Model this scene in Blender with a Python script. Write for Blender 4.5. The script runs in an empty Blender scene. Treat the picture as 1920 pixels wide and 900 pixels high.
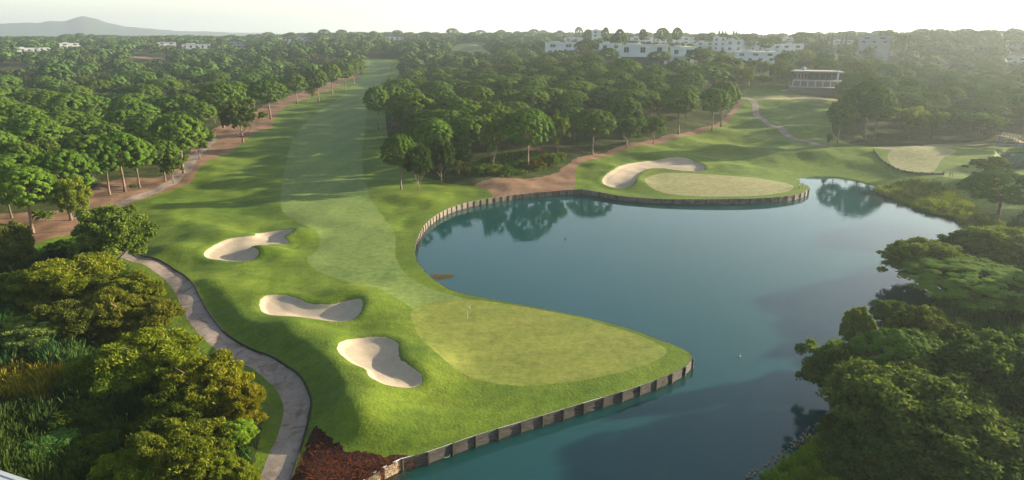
import bpy, bmesh, math, random
import numpy as np
from mathutils import Vector, Matrix

random.seed(7)
RNG = np.random.default_rng(11)
R = math.radians
SC = bpy.context.scene
COL = SC.collection

# ------------------------------------------------------------------ camera
FPX = 1300.0                       # focal length in pixels of the 1920 px wide photograph
PITCH = math.atan((450 - 68) / FPX)
CAMH = 45.0
cam = bpy.data.objects.new('camera', bpy.data.cameras.new('camera'))
COL.objects.link(cam)
cam.location = (0, 0, CAMH)
cam.rotation_euler = (math.pi / 2 - PITCH, 0, 0)
cam.data.sensor_width = 36
cam.data.lens = 36 * FPX / 1920
cam.data.clip_start = 0.5
cam.data.clip_end = 60000
SC.camera = cam

# ------------------------------------------------------------------ light
SUN_AZ = R(70)                     # clockwise from +Y
SUN_EL = R(13.5)
VEIL_H, VEIL_I, VEIL_SUN = 0.070, 0.37, 0.0
SUN_DIR = Vector((math.sin(SUN_AZ) * math.cos(SUN_EL), math.cos(SUN_AZ) * math.cos(SUN_EL), math.sin(SUN_EL)))
world = bpy.data.worlds.new('World')
SC.world = world
world.use_nodes = True
wn, wl = world.node_tree.nodes, world.node_tree.links
wn.clear()
wo = wn.new('ShaderNodeOutputWorld')
wb = wn.new('ShaderNodeBackground')
sky = wn.new('ShaderNodeTexSky')
sky.sky_type = 'NISHITA'
sky.sun_disc = False
sky.sun_elevation = SUN_EL
sky.sun_rotation = SUN_AZ
sky.altitude = 50
sky.air_density = 1.0
sky.dust_density = 1.5
sky.ozone_density = 1.0
wb.inputs['Strength'].default_value = 0.075
# a thin bright haze layer low over the horizon, added to the clear sky
tc = wn.new('ShaderNodeTexCoord'); sx = wn.new('ShaderNodeSeparateXYZ'); wl.new(tc.outputs['Generated'], sx.inputs[0])
def wm(op, a, b=None):
    n = wn.new('ShaderNodeMath'); n.operation = op
    for i, v in enumerate((a, b)):
        if v is None: continue
        if isinstance(v, (int, float)): n.inputs[i].default_value = v
        else: wl.new(v, n.inputs[i])
    return n.outputs[0]
el = wm('MAXIMUM', sx.outputs[2], 0.0)
veil = wm('EXPONENT', wm('MULTIPLY', el, -1.0 / VEIL_H))
toward = wm('ADD', wm('MULTIPLY', sx.outputs[0], math.sin(SUN_AZ)), wm('MULTIPLY', sx.outputs[1], math.cos(SUN_AZ)))
warm_ = wm('ADD', wm('MULTIPLY', toward, VEIL_SUN), 1.0)
vs = wm('MULTIPLY', wm('MULTIPLY', veil, warm_), VEIL_I / 0.075)
vc = wn.new('ShaderNodeMix'); vc.data_type = 'RGBA'; vc.blend_type = 'ADD'; vc.inputs[0].default_value = 1.0
vm = wn.new('ShaderNodeVectorMath'); vm.operation = 'SCALE'; vm.inputs[0].default_value = (1.0, 0.965, 0.90); wl.new(vs, vm.inputs['Scale'])
wl.new(sky.outputs[0], vc.inputs[6]); wl.new(vm.outputs[0], vc.inputs[7])
wl.new(vc.outputs[2], wb.inputs['Color'])
wl.new(wb.outputs[0], wo.inputs['Surface'])
sl = bpy.data.lights.new('sun', 'SUN')
sl.energy = 5.0
sl.angle = R(0.6)
sl.color = (1.0, 0.87, 0.64)
sun = bpy.data.objects.new('sun', sl)
COL.objects.link(sun)
sun.rotation_euler = (-SUN_DIR).to_track_quat('-Z', 'Y').to_euler()

SC.view_settings.view_transform = 'Standard'
SC.view_settings.look = 'None'
SC.view_settings.exposure = 1.75
SC.view_settings.gamma = 1.0
SC.view_settings.use_curve_mapping = False
SC.render.engine = 'CYCLES'
SC.cycles.max_bounces = 6
SC.cycles.diffuse_bounces = 2
SC.cycles.glossy_bounces = 3
SC.cycles.transmission_bounces = 2
SC.cycles.volume_bounces = 0
SC.cycles.transparent_max_bounces = 4
SC.cycles.use_denoising = True
HAZE_DENSITY = 0.00018
HAZE_ANISO = 0.52

# ------------------------------------------------------------------ helpers
def tag(o, label=None, cat=None, group=None, kind=None):
    if label: o['label'] = label
    if cat: o['category'] = cat
    if group: o['group'] = group
    if kind: o['kind'] = kind
    return o

def np_mesh(name, V, F, mats=(), smooth=False, attrs=None, mi=None):
    """V (n,3); F (m,k) with k 3 or 4"""
    V = np.ascontiguousarray(V, dtype=np.float32); F = np.ascontiguousarray(F, dtype=np.int32)
    me = bpy.data.meshes.new(name)
    k = F.shape[1]
    me.vertices.add(len(V)); me.vertices.foreach_set('co', V.ravel())
    me.loops.add(F.size); me.loops.foreach_set('vertex_index', F.ravel())
    me.polygons.add(len(F))
    me.polygons.foreach_set('loop_start', np.arange(len(F), dtype=np.int32) * k)
    me.polygons.foreach_set('loop_total', np.full(len(F), k, dtype=np.int32))
    if mi is not None: me.polygons.foreach_set('material_index', np.ascontiguousarray(mi, dtype=np.int32))
    me.update(calc_edges=True)
    if smooth: me.polygons.foreach_set('use_smooth', np.ones(len(F), dtype=bool))
    else: me.polygons.foreach_set('use_smooth', np.zeros(len(F), dtype=bool))
    for m in mats: me.materials.append(m)
    for an, av in (attrs or {}).items():
        a = me.attributes.new(an, 'FLOAT', 'FACE'); a.data.foreach_set('value', np.ascontiguousarray(av, dtype=np.float32))
    return me

def link(name, me, parent=None, loc=None):
    o = bpy.data.objects.new(name, me); COL.objects.link(o)
    if parent is not None: o.parent = parent
    if loc is not None: o.location = loc
    return o

def empty(name, loc=(0, 0, 0), rz=0.0):
    o = bpy.data.objects.new(name, None); COL.objects.link(o)
    o.location = loc; o.rotation_euler = (0, 0, rz); o.empty_display_size = 0.5
    return o

class MB:
    """collects boxes, bars and tubes; build() links them as one mesh"""
    def __init__(s): s.v = []; s.f = []; s.mi = []
    def quadlist(s, vs, fs, mi=0):
        b = len(s.v); s.v += [tuple(v) for v in vs]
        for f in fs: s.f.append(tuple(b + i for i in f)); s.mi.append(mi)
    def box(s, c, size, rz=0.0, mi=0):
        cx, cy, cz = c; sx, sy, sz = [q / 2 for q in size]; ca, sa = math.cos(rz), math.sin(rz)
        vs = []
        for dz in (-sz, sz):
            for dx, dy in ((-sx, -sy), (sx, -sy), (sx, sy), (-sx, sy)):
                vs.append((cx + dx * ca - dy * sa, cy + dx * sa + dy * ca, cz + dz))
        s.quadlist(vs, [(0, 3, 2, 1), (4, 5, 6, 7), (0, 1, 5, 4), (1, 2, 6, 5), (2, 3, 7, 6), (3, 0, 4, 7)], mi)
    def tube(s, pts, radii, seg=8, mi=0, cap=True):
        pts = [Vector(p) for p in pts]; rings = []
        for i, p in enumerate(pts):
            t = (pts[min(i + 1, len(pts) - 1)] - pts[max(i - 1, 0)]).normalized()
            a = t.orthogonal().normalized() if i == 0 else (prev - t * prev.dot(t)).normalized()
            prev = a; b = t.cross(a)
            rings.append([p + (a * math.cos(q) + b * math.sin(q)) * radii[i] for q in [2 * math.pi * j / seg for j in range(seg)]])
        vs = [v for r_ in rings for v in r_]; fs = []
        for i in range(len(rings) - 1):
            for j in range(seg):
                fs.append((i * seg + j, i * seg + (j + 1) % seg, (i + 1) * seg + (j + 1) % seg, (i + 1) * seg + j))
        if cap:
            fs.append(tuple(range(seg - 1, -1, -1))); fs.append(tuple((len(rings) - 1) * seg + j for j in range(seg)))
        s.quadlist(vs, fs, mi)
    def bar(s, a, b, w, h, mi=0):
        a = Vector(a); b = Vector(b); d = (b - a).normalized()
        side = Vector((-d.y, d.x, 0))
        side = side.normalized() if side.length > 1e-4 else Vector((1, 0, 0))
        up = d.cross(side) * -1 if d.cross(side).z < 0 else d.cross(side)
        vs = []
        for p in (a, b):
            for q, r_ in ((-1, -1), (1, -1), (1, 1), (-1, 1)): vs.append(p + side * q * w / 2 + up * r_ * h / 2)
        s.quadlist(vs, [(0, 1, 2, 3), (7, 6, 5, 4), (0, 4, 5, 1), (1, 5, 6, 2), (2, 6, 7, 3), (3, 7, 4, 0)], mi)
    def mesh(s, name, mats, smooth=False):
        me = bpy.data.meshes.new(name); me.from_pydata([tuple(v) for v in s.v], [], s.f)
        for m in (mats if isinstance(mats, (list, tuple)) else [mats]): me.materials.append(m)
        me.polygons.foreach_set('material_index', s.mi)
        me.polygons.foreach_set('use_smooth', [smooth] * len(s.f)); me.update()
        return me
    def build(s, name, mats, parent=None, smooth=False):
        return link(name, s.mesh(name, mats, smooth), parent)

# ------------------------------------------------------------------ materials
def new_mat(name):
    m = bpy.data.materials.new(name); m.use_nodes = True
    nt = m.node_tree; nt.nodes.clear()
    out = nt.nodes.new('ShaderNodeOutputMaterial')
    return m, nt, out

def N(nt, t, **kw):
    n = nt.nodes.new(t)
    for k, v in kw.items():
        if k in n.inputs.keys(): n.inputs[k].default_value = v
        else: setattr(n, k, v)
    return n

def ramp(nt, src, stops):
    r_ = nt.nodes.new('ShaderNodeValToRGB')
    els = r_.color_ramp.elements
    while len(els) > 1: els.remove(els[-1])
    els[0].position = stops[0][0]; els[0].color = (*stops[0][1], 1)
    for p, c in stops[1:]:
        e = els.new(p); e.color = (*c, 1)
    nt.links.new(src, r_.inputs[0])
    return r_

def noise(nt, scale, detail=4, rough=0.55, vec=None, distort=0.0):
    n = nt.nodes.new('ShaderNodeTexNoise'); n.inputs['Scale'].default_value = scale
    n.inputs['Detail'].default_value = detail; n.inputs['Roughness'].default_value = rough
    n.inputs['Distortion'].default_value = distort
    if vec is not None: nt.links.new(vec, n.inputs['Vector'])
    return n

def mixc(nt, a, b, fac, mode='MIX'):
    m = nt.nodes.new('ShaderNodeMix'); m.data_type = 'RGBA'; m.blend_type = mode
    for sock, v in ((m.inputs[6], a), (m.inputs[7], b), (m.inputs[0], fac)):
        if hasattr(v, 'is_linked'): nt.links.new(v, sock)
        elif isinstance(v, (int, float)): sock.default_value = v
        else: sock.default_value = (*v, 1)
    return m.outputs[2]

def pos(nt): return nt.nodes.new('ShaderNodeNewGeometry').outputs['Position']

def mapped(nt, scale=(1, 1, 1), rot=(0, 0, 0)):
    mp = nt.nodes.new('ShaderNodeMapping'); nt.links.new(pos(nt), mp.inputs[0])
    mp.inputs['Scale'].default_value = scale; mp.inputs['Rotation'].default_value = rot
    return mp.outputs[0]

def bump(nt, h, strength, dist):
    b = nt.nodes.new('ShaderNodeBump'); b.inputs['Strength'].default_value = strength
    b.inputs['Distance'].default_value = dist; nt.links.new(h, b.inputs['Height'])
    return b.outputs[0]

def surf(name, colour, rough=0.8, nrm=None, spec=0.3, sheen=0.0, nt_out=None):
    """simple principled material with given colour (tuple); returns material"""
    m, nt, out = new_mat(name)
    p = N(nt, 'ShaderNodeBsdfPrincipled'); p.inputs['Roughness'].default_value = rough
    p.inputs['Specular IOR Level'].default_value = spec
    nz = noise(nt, 3.0, 5); c = mixc(nt, colour, tuple(min(1, q * 0.72) for q in colour), ramp(nt, nz.outputs[0], [(0.35, (0, 0, 0)), (0.7, (1, 1, 1))]).outputs[0])
    nt.links.new(c, p.inputs['Base Color']); nt.links.new(p.outputs[0], out.inputs[0])
    return m

def grass_mat(name, dark, light, dry, scale_big=0.06, fine=2.0, bumpd=0.08, stripes=None, warm=0.35, sheen=0.0):
    m, nt, out = new_mat(name)
    p = N(nt, 'ShaderNodeBsdfPrincipled'); p.inputs['Roughness'].default_value = 0.75
    p.inputs['Specular IOR Level'].default_value = 0.15
    n1 = noise(nt, scale_big, 5, 0.6, pos(nt), 0.6); n2 = noise(nt, fine, 4, 0.7, pos(nt)); n3 = noise(nt, scale_big * 3.1, 4, 0.6, pos(nt), 0.4)
    n4 = noise(nt, 0.55, 5, 0.65, pos(nt))
    c = mixc(nt, dark, light, ramp(nt, n1.outputs[0], [(0.36, (0, 0, 0)), (0.64, (1, 1, 1))]).outputs[0])
    c = mixc(nt, c, dry, ramp(nt, n3.outputs[0], [(0.52, (0, 0, 0)), (0.78, (warm,) * 3)]).outputs[0])
    c = mixc(nt, c, (0.55, 0.6, 0.5), ramp(nt, n4.outputs[0], [(0.3, (0.75,) * 3), (0.62, (0, 0, 0))]).outputs[0], 'MULTIPLY')
    c = mixc(nt, c, (0.6, 0.62, 0.55), ramp(nt, n2.outputs[0], [(0.35, (0.6,) * 3), (0.6, (0, 0, 0))]).outputs[0], 'MULTIPLY')
    if stripes:
        for (ang, width, amt) in stripes:
            w = N(nt, 'ShaderNodeTexWave'); w.wave_type = 'BANDS'; w.bands_direction = 'X'
            w.inputs['Scale'].default_value = 1.0 / width; w.inputs['Distortion'].default_value = 0.6; w.inputs['Detail Scale'].default_value = 0.3
            nt.links.new(mapped(nt, (1, 1, 1), (0, 0, ang)), w.inputs['Vector'])
            c = mixc(nt, c, (0.72, 0.78, 0.72), ramp(nt, w.outputs[0], [(0.4, (amt,) * 3), (0.6, (0, 0, 0))]).outputs[0], 'MULTIPLY')
    nt.links.new(c, p.inputs['Base Color'])
    nb = nt.nodes.new('ShaderNodeMath'); nb.operation = 'ADD'; nt.links.new(n2.outputs[0], nb.inputs[0]); nt.links.new(n4.outputs[0], nb.inputs[1])
    nt.links.new(bump(nt, nb.outputs[0], 0.8, bumpd), p.inputs['Normal'])
    nt.links.new(p.outputs[0], out.inputs[0])
    return m

M = {}
M['rough'] = grass_mat('rough_grass', (0.095, 0.155, 0.012), (0.165, 0.225, 0.018), (0.22, 0.225, 0.028), 0.05, 2.6, 0.14)
M['fairway'] = grass_mat('fairway_grass', (0.165, 0.235, 0.055), (0.205, 0.262, 0.066), (0.245, 0.26, 0.075), 0.035, 1.2, 0.03, [(R(8), 42.0, 0.35)], 0.3)
M['green'] = grass_mat('green_grass', (0.21, 0.245, 0.042), (0.26, 0.270, 0.054), (0.31, 0.27, 0.065), 0.07, 1.5, 0.015, [(R(70), 30.0, 0.3)], 0.5)
M['pale_green'] = grass_mat('pale_green_grass', (0.29, 0.275, 0.12), (0.36, 0.32, 0.15), (0.42, 0.35, 0.19), 0.05, 1.0, 0.015, None, 0.5)
M['bank'] = grass_mat('bank_grass', (0.045, 0.100, 0.014), (0.080, 0.150, 0.018), (0.12, 0.15, 0.03), 0.12, 2.6, 0.2)

def soil_mat():
    m, nt, out = new_mat('pine_litter')
    p = N(nt, 'ShaderNodeBsdfPrincipled'); p.inputs['Roughness'].default_value = 0.95; p.inputs['Specular IOR Level'].default_value = 0.1
    n1 = noise(nt, 0.045, 5, 0.6, pos(nt), 0.8); n2 = noise(nt, 1.6, 5, 0.7, pos(nt)); n3 = noise(nt, 0.16, 4, 0.6, pos(nt), 0.5)
    c = mixc(nt, (0.20, 0.105, 0.052), (0.33, 0.19, 0.105), ramp(nt, n3.outputs[0], [(0.35, (0, 0, 0)), (0.68, (1, 1, 1))]).outputs[0])
    c = mixc(nt, c, (0.055, 0.075, 0.022), ramp(nt, n1.outputs[0], [(0.5, (0, 0, 0)), (0.62, (1, 1, 1))]).outputs[0])
    c = mixc(nt, c, (0.5, 0.5, 0.45), ramp(nt, n2.outputs[0], [(0.35, (0.8,) * 3), (0.62, (0, 0, 0))]).outputs[0], 'MULTIPLY')
    nt.links.new(c, p.inputs['Base Color']); nt.links.new(bump(nt, n2.outputs[0], 0.7, 0.15), p.inputs['Normal'])
    nt.links.new(p.outputs[0], out.inputs[0]); return m
M['litter'] = soil_mat()
def scrub_mat():
    m, nt, out = new_mat('woodland_scrub')
    p = N(nt, 'ShaderNodeBsdfPrincipled'); p.inputs['Roughness'].default_value = 0.95; p.inputs['Specular IOR Level'].default_value = 0.05
    n1 = noise(nt, 0.03, 5, 0.6, pos(nt), 0.8); n2 = noise(nt, 0.9, 5, 0.7, pos(nt)); n3 = noise(nt, 0.11, 4, 0.6, pos(nt), 0.5)
    c = mixc(nt, (0.050, 0.070, 0.020), (0.085, 0.095, 0.030), ramp(nt, n3.outputs[0], [(0.35, (0, 0, 0)), (0.68, (1, 1, 1))]).outputs[0])
    c = mixc(nt, c, (0.17, 0.11, 0.06), ramp(nt, n1.outputs[0], [(0.56, (0, 0, 0)), (0.68, (.8, .8, .8))]).outputs[0])
    c = mixc(nt, c, (0.4, 0.42, 0.38), ramp(nt, n2.outputs[0], [(0.35, (0.8,) * 3), (0.62, (0, 0, 0))]).outputs[0], 'MULTIPLY')
    nt.links.new(c, p.inputs['Base Color']); nt.links.new(bump(nt, n2.outputs[0], 0.8, 0.4), p.inputs['Normal'])
    nt.links.new(p.outputs[0], out.inputs[0]); return m
M['scrub'] = scrub_mat()

def earth_mat(name, a, b, c3, bd=0.1, s=0.4):
    m, nt, out = new_mat(name)
    p = N(nt, 'ShaderNodeBsdfPrincipled'); p.inputs['Roughness'].default_value = 0.95; p.inputs['Specular IOR Level'].default_value = 0.1
    n1 = noise(nt, s, 6, 0.65, pos(nt), 0.5); n2 = noise(nt, s * 7, 5, 0.7, pos(nt))
    c = mixc(nt, a, b, ramp(nt, n1.outputs[0], [(0.32, (0, 0, 0)), (0.68, (1, 1, 1))]).outputs[0])
    c = mixc(nt, c, c3, ramp(nt, n2.outputs[0], [(0.5, (0, 0, 0)), (0.75, (0.8,) * 3)]).outputs[0])
    nt.links.new(c, p.inputs['Base Color']); nt.links.new(bump(nt, n2.outputs[0], 0.8, bd), p.inputs['Normal'])
    nt.links.new(p.outputs[0], out.inputs[0]); return m
def path_mat(name, a, b, c3, bd=0.1, s=0.4):
    m = earth_mat(name, a, b, c3, bd, s); nt = m.node_tree; p = [n for n in nt.nodes if n.type == 'BSDF_PRINCIPLED'][0]; src = p.inputs['Base Color'].links[0].from_socket
    br = N(nt, 'ShaderNodeTexVoronoi'); br.feature = 'DISTANCE_TO_EDGE'; br.inputs['Scale'].default_value = 0.22; nt.links.new(pos(nt), br.inputs['Vector'])
    c = mixc(nt, src, (0.45, 0.42, 0.4), ramp(nt, br.outputs[0], [(0.0, (.35,) * 3), (0.008, (0, 0, 0))]).outputs[0], 'MULTIPLY')
    n5 = noise(nt, 0.3, 4, 0.7, pos(nt), 1.0); c = mixc(nt, c, (0.60, 0.52, 0.45), ramp(nt, n5.outputs[0], [(0.5, (0, 0, 0)), (0.6, (.7,) * 3)]).outputs[0], 'MULTIPLY')
    nt.links.new(c, p.inputs['Base Color']); return m
M['bare_soil'] = earth_mat('bare_soil', (0.175, 0.100, 0.060), (0.27, 0.165, 0.105), (0.11, 0.068, 0.042), 0.12, 0.12)
M['mulch'] = earth_mat('bark_mulch', (0.018, 0.006, 0.005), (0.050, 0.017, 0.012), (0.13, 0.065, 0.042), 0.25, 0.45)
M['sand'] = earth_mat('bunker_sand', (0.38, 0.305, 0.22), (0.46, 0.37, 0.27), (0.31, 0.25, 0.18), 0.03, 0.35)
M['path'] = path_mat('path_concrete', (0.25, 0.20, 0.165), (0.34, 0.275, 0.23), (0.17, 0.14, 0.12), 0.02, 0.35)
M['kerb'] = surf('kerb_timber', (0.035, 0.028, 0.022), 0.9)

def water_mat():
    m, nt, out = new_mat('lake_water')
    p = N(nt, 'ShaderNodeBsdfPrincipled')
    p.inputs['Roughness'].default_value = 0.04; p.inputs['IOR'].default_value = 1.333
    n0 = noise(nt, 0.012, 3, 0.5, pos(nt))
    c = mixc(nt, (0.009, 0.058, 0.050), (0.011, 0.066, 0.074), ramp(nt, n0.outputs[0], [(0.35, (0, 0, 0)), (0.65, (1, 1, 1))]).outputs[0])
    nt.links.new(c, p.inputs['Base Color'])
    p.inputs['Subsurface Weight'].default_value = 1.0; p.inputs['Subsurface Radius'].default_value = (4.0, 10.0, 10.0); p.inputs['Subsurface Scale'].default_value = 1.0
    n1 = noise(nt, 1.4, 3, 0.5, mapped(nt, (1, 0.6, 1))); n2 = noise(nt, 0.25, 3, 0.5, pos(nt))
    ad = nt.nodes.new('ShaderNodeMath'); ad.operation = 'MULTIPLY_ADD'; nt.links.new(n2.outputs[0], ad.inputs[0]); ad.inputs[1].default_value = 2.0; nt.links.new(n1.outputs[0], ad.inputs[2])
    nt.links.new(bump(nt, ad.outputs[0], 0.16, 0.05), p.inputs['Normal'])
    nt.links.new(p.outputs[0], out.inputs[0]); return m
M['water'] = water_mat()

def timber_mat(name, a, b):
    m, nt, out = new_mat(name)
    p = N(nt, 'ShaderNodeBsdfPrincipled'); p.inputs['Roughness'].default_value = 0.85
    n1 = noise(nt, 1.2, 5, 0.7, mapped(nt, (1, 1, 7))); n2 = noise(nt, 0.35, 3, 0.6, pos(nt))
    c = mixc(nt, a, b, ramp(nt, n1.outputs[0], [(0.35, (0, 0, 0)), (0.65, (1, 1, 1))]).outputs[0])
    c = mixc(nt, c, (0.42, 0.45, 0.4), ramp(nt, n2.outputs[0], [(0.45, (0, 0, 0)), (0.6, (0.8,) * 3)]).outputs[0], 'MULTIPLY')
    nt.links.new(c, p.inputs['Base Color']); nt.links.new(bump(nt, n1.outputs[0], 0.6, 0.03), p.inputs['Normal'])
    nt.links.new(p.outputs[0], out.inputs[0]); return m
M['timber'] = timber_mat('weathered_timber', (0.10, 0.08, 0.065), (0.26, 0.21, 0.165))
M['dark_panel'] = timber_mat('dark_plank_timber', (0.035, 0.03, 0.028), (0.14, 0.12, 0.10))  # darker plank tone for the walls round the near peninsula
M['post'] = timber_mat('dark_timber', (0.04, 0.033, 0.028), (0.11, 0.09, 0.07))
M['tan_timber'] = timber_mat('tan_timber', (0.40, 0.30, 0.19), (0.55, 0.43, 0.30))

def leaf_mat(name, dark, light, trans=0.25, tip=None):
    """leaf colour = dark..light by the leaf's own tint, multiplied by the object's colour"""
    m, nt, out = new_mat(name)
    at = N(nt, 'ShaderNodeAttribute'); at.attribute_name = 'tint'
    oi = N(nt, 'ShaderNodeObjectInfo')
    stops = [(0.0, dark), (0.75, light)] + ([(1.0, tip)] if tip else [])
    c = ramp(nt, at.outputs['Fac'], stops).outputs[0]
    c = mixc(nt, c, oi.outputs['Color'], 1.0, 'MULTIPLY')
    d = N(nt, 'ShaderNodeBsdfPrincipled'); d.inputs['Roughness'].default_value = 0.8; d.inputs['Specular IOR Level'].default_value = 0.05
    t = N(nt, 'ShaderNodeBsdfTranslucent')
    nt.links.new(c, d.inputs['Base Color']); nt.links.new(mixc(nt, c, (1.15, 1.3, 0.5), 1.0, 'MULTIPLY'), t.inputs[0])
    mx = N(nt, 'ShaderNodeMixShader'); mx.inputs[0].default_value = trans
    nt.links.new(d.outputs[0], mx.inputs[1]); nt.links.new(t.outputs[0], mx.inputs[2]); nt.links.new(mx.outputs[0], out.inputs[0])
    return m
M['pine'] = leaf_mat('pine_needles', (0.042, 0.088, 0.011), (0.104, 0.176, 0.020), 0.12)
M['leaf'] = leaf_mat('broad_leaves', (0.050, 0.090, 0.016), (0.125, 0.165, 0.032), 0.25)
M['oak'] = leaf_mat('oak_leaves', (0.038, 0.068, 0.014), (0.155, 0.185, 0.040), 0.3, (0.25, 0.26, 0.065))
M['shrub'] = leaf_mat('feathery_leaves', (0.078, 0.100, 0.010), (0.225, 0.230, 0.024), 0.3, (0.30, 0.28, 0.035))
M['reed'] = leaf_mat('reed_leaves', (0.025, 0.055, 0.022), (0.070, 0.120, 0.035), 0.25)
M['bark'] = timber_mat('pine_bark', (0.16, 0.10, 0.07), (0.30, 0.21, 0.15))
M['white_wall'] = surf('white_render', (0.76, 0.75, 0.73), 0.85)
M['grey_wall'] = surf('grey_render', (0.36, 0.36, 0.35), 0.85)
M['roof_slab'] = surf('pale_roof', (0.62, 0.60, 0.57), 0.85)
M['tile_roof'] = surf('red_tile_roof', (0.42, 0.13, 0.08), 0.85)
M['blue_roof'] = surf('blue_grey_roof', (0.20, 0.30, 0.38), 0.5)
M['dark_wall'] = surf('dark_cladding', (0.10, 0.085, 0.075), 0.8)
M['tan_wall'] = surf('sandstone_wall', (0.42, 0.33, 0.25), 0.85)
M['brown_wall'] = surf('brown_stone', (0.20, 0.15, 0.11), 0.9)
M['frame'] = surf('window_frame', (0.45, 0.45, 0.45), 0.5)
def glass_mat():
    m, nt, out = new_mat('window_glass'); p = N(nt, 'ShaderNodeBsdfPrincipled')
    p.inputs['Base Color'].default_value = (0.03, 0.04, 0.05, 1); p.inputs['Roughness'].default_value = 0.08
    nt.links.new(p.outputs[0], out.inputs[0]); return m
M['glass'] = glass_mat()

# ------------------------------------------------------------------ rays and terrain
cp, sp = math.cos(PITCH), math.sin(PITCH)
def ray(px, py):
    d = np.array([px - 960.0, FPX * cp + (450 - py) * sp, -FPX * sp + (450 - py) * cp])
    return d / math.hypot(d[0], d[1])          # unit horizontal length: d[2] is the slope
def project(x, y, z):
    dz = z - CAMH
    f = y * cp - dz * sp; u = y * sp + dz * cp
    return 960 + FPX * x / f, 450 - FPX * u / f

TR = np.array([0, 150, 220, 300, 400, 500, 650, 850, 1100, 1500, 2200, 4500, 9000.0])
TPX = [-1400, -400, 0, 350, 700, 960, 1200, 1400, 1600, 1800, 2400, 4000]
TAZ = np.array([math.atan2(*ray(p, 68)[:2]) for p in TPX])
TZ = np.array([
 [0, 0, 0, 0, 0, 1, 4, 8, 14, 22, 26, 10, 0],
 [0, 0, 0, 0, 0, 1, 4, 8, 14, 22, 26, 10, 0],
 [0, 0, 0, 0, 0, 0, 3, 8, 14, 23, 28, 10, 0],
 [0, 0, 0, 0, 0, 1, 4, 9, 16, 26, 30, 10, 0],
 [0, 0, 0, 0.5, 1, 2, 5, 17, 25, 35, 34, 10, 0],
 [0, 0, 0.5, 5, 7, 10, 15, 22, 29, 36, 32, 10, 0],
 [0, 0, 0.2, 4, 13, 24, 31, 33, 33, 33, 30, 10, 0],
 [0, 0, 0.3, 1.5, 11, 22, 29, 31, 31, 30, 26, 8, 0],
 [0, 0, 0, 2.5, 9, 14, 23, 33, 34, 30, 22, 5, 0],
 [0, 0, 0, 2.5, 6, 8, 15, 35, 35, 28, 18, 5, 0],
 [0, 0, 0, 2.5, 5, 8, 15, 33, 35, 28, 18, 5, 0],
 [0, 0, 0, 2.5, 5, 8, 15, 33, 35, 28, 18, 5, 0]], dtype=float)
def hermite(P, i, t):
    n = P.shape[-1]
    return P, i, t
def base_z(x, y):
    x = np.asarray(x, float); y = np.asarray(y, float)
    az = np.clip(np.arctan2(x, y), TAZ[0], TAZ[-1]); r = np.clip(np.hypot(x, y), 0, TR[-1])
    i = np.clip(np.searchsorted(TAZ, az, 'right') - 1, 0, len(TAZ) - 2); j = np.clip(np.searchsorted(TR, r, 'right') - 1, 0, len(TR) - 2)
    u = (az - TAZ[i]) / (TAZ[i + 1] - TAZ[i]); v = (r - TR[j]) / (TR[j + 1] - TR[j])
    def cr(p0, p1, p2, p3, t):
        return p1 + 0.5 * t * (p2 - p0 + t * (2 * p0 - 5 * p1 + 4 * p2 - p3 + t * (3 * (p1 - p2) + p3 - p0)))
    us = u * u * (3 - 2 * u)
    def col(ii):
        g = lambda k: TZ[ii, np.clip(j + k, 0, len(TR) - 1)]
        return cr(g(-1), g(0), g(1), g(2), v)
    return col(i) * (1 - us) + col(i + 1) * us

def solve(px, py, H=0.0, zf=None, tmax=3500.0):
    """where the line through a pixel meets the ground raised by H"""
    d = ray(px, py); t = np.arange(25, tmax, 1.0)
    zf = zf or base_z
    g = CAMH + d[2] * t - (zf(d[0] * t, d[1] * t) + H)
    k = np.where(g <= 0)[0]
    if len(k) == 0: return None
    k = k[0]
    if k > 0:
        a, b = g[k - 1], g[k]; tt = t[k - 1] + a / (a - b)
    else: tt = t[0]
    return (d[0] * tt, d[1] * tt)
def U(pts, z=None):
    """pixels -> ground points"""
    o = []
    for px, py in pts:
        if z is None:
            q = solve(px, py)
        else:
            d = ray(px, py); t = (CAMH - z) / -d[2]; q = (d[0] * t, d[1] * t)
        o.append(q)
    return np.array(o)
def smooth_closed(P, sub=6):
    P = np.asarray(P, float); n = len(P); out = []
    for i in range(n):
        p0, p1, p2, p3 = P[(i - 1) % n], P[i], P[(i + 1) % n], P[(i + 2) % n]
        for k in range(sub):
            t = k / sub
            out.append(p1 + 0.5 * t * (p2 - p0 + t * (2 * p0 - 5 * p1 + 4 * p2 - p3 + t * (3 * (p1 - p2) + p3 - p0))))
    return np.array(out)
def smooth_open(P, sub=8):
    P = np.asarray(P, float); P = np.vstack([2 * P[0] - P[1], P, 2 * P[-1] - P[-2]]); out = []
    for i in range(1, len(P) - 2):
        p0, p1, p2, p3 = P[i - 1], P[i], P[i + 1], P[i + 2]
        for k in range(sub):
            t = k / sub
            out.append(p1 + 0.5 * t * (p2 - p0 + t * (2 * p0 - 5 * p1 + 4 * p2 - p3 + t * (3 * (p1 - p2) + p3 - p0))))
    out.append(P[-2]); return np.array(out)
def resample(P, step):
    seg = np.hypot(*(P[1:] - P[:-1]).T); s = np.concatenate([[0], np.cumsum(seg)]); n = max(2, int(round(s[-1] / step)) + 1)
    q = np.linspace(0, s[-1], n); return np.stack([np.interp(q, s, P[:, 0]), np.interp(q, s, P[:, 1])], 1)

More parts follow.
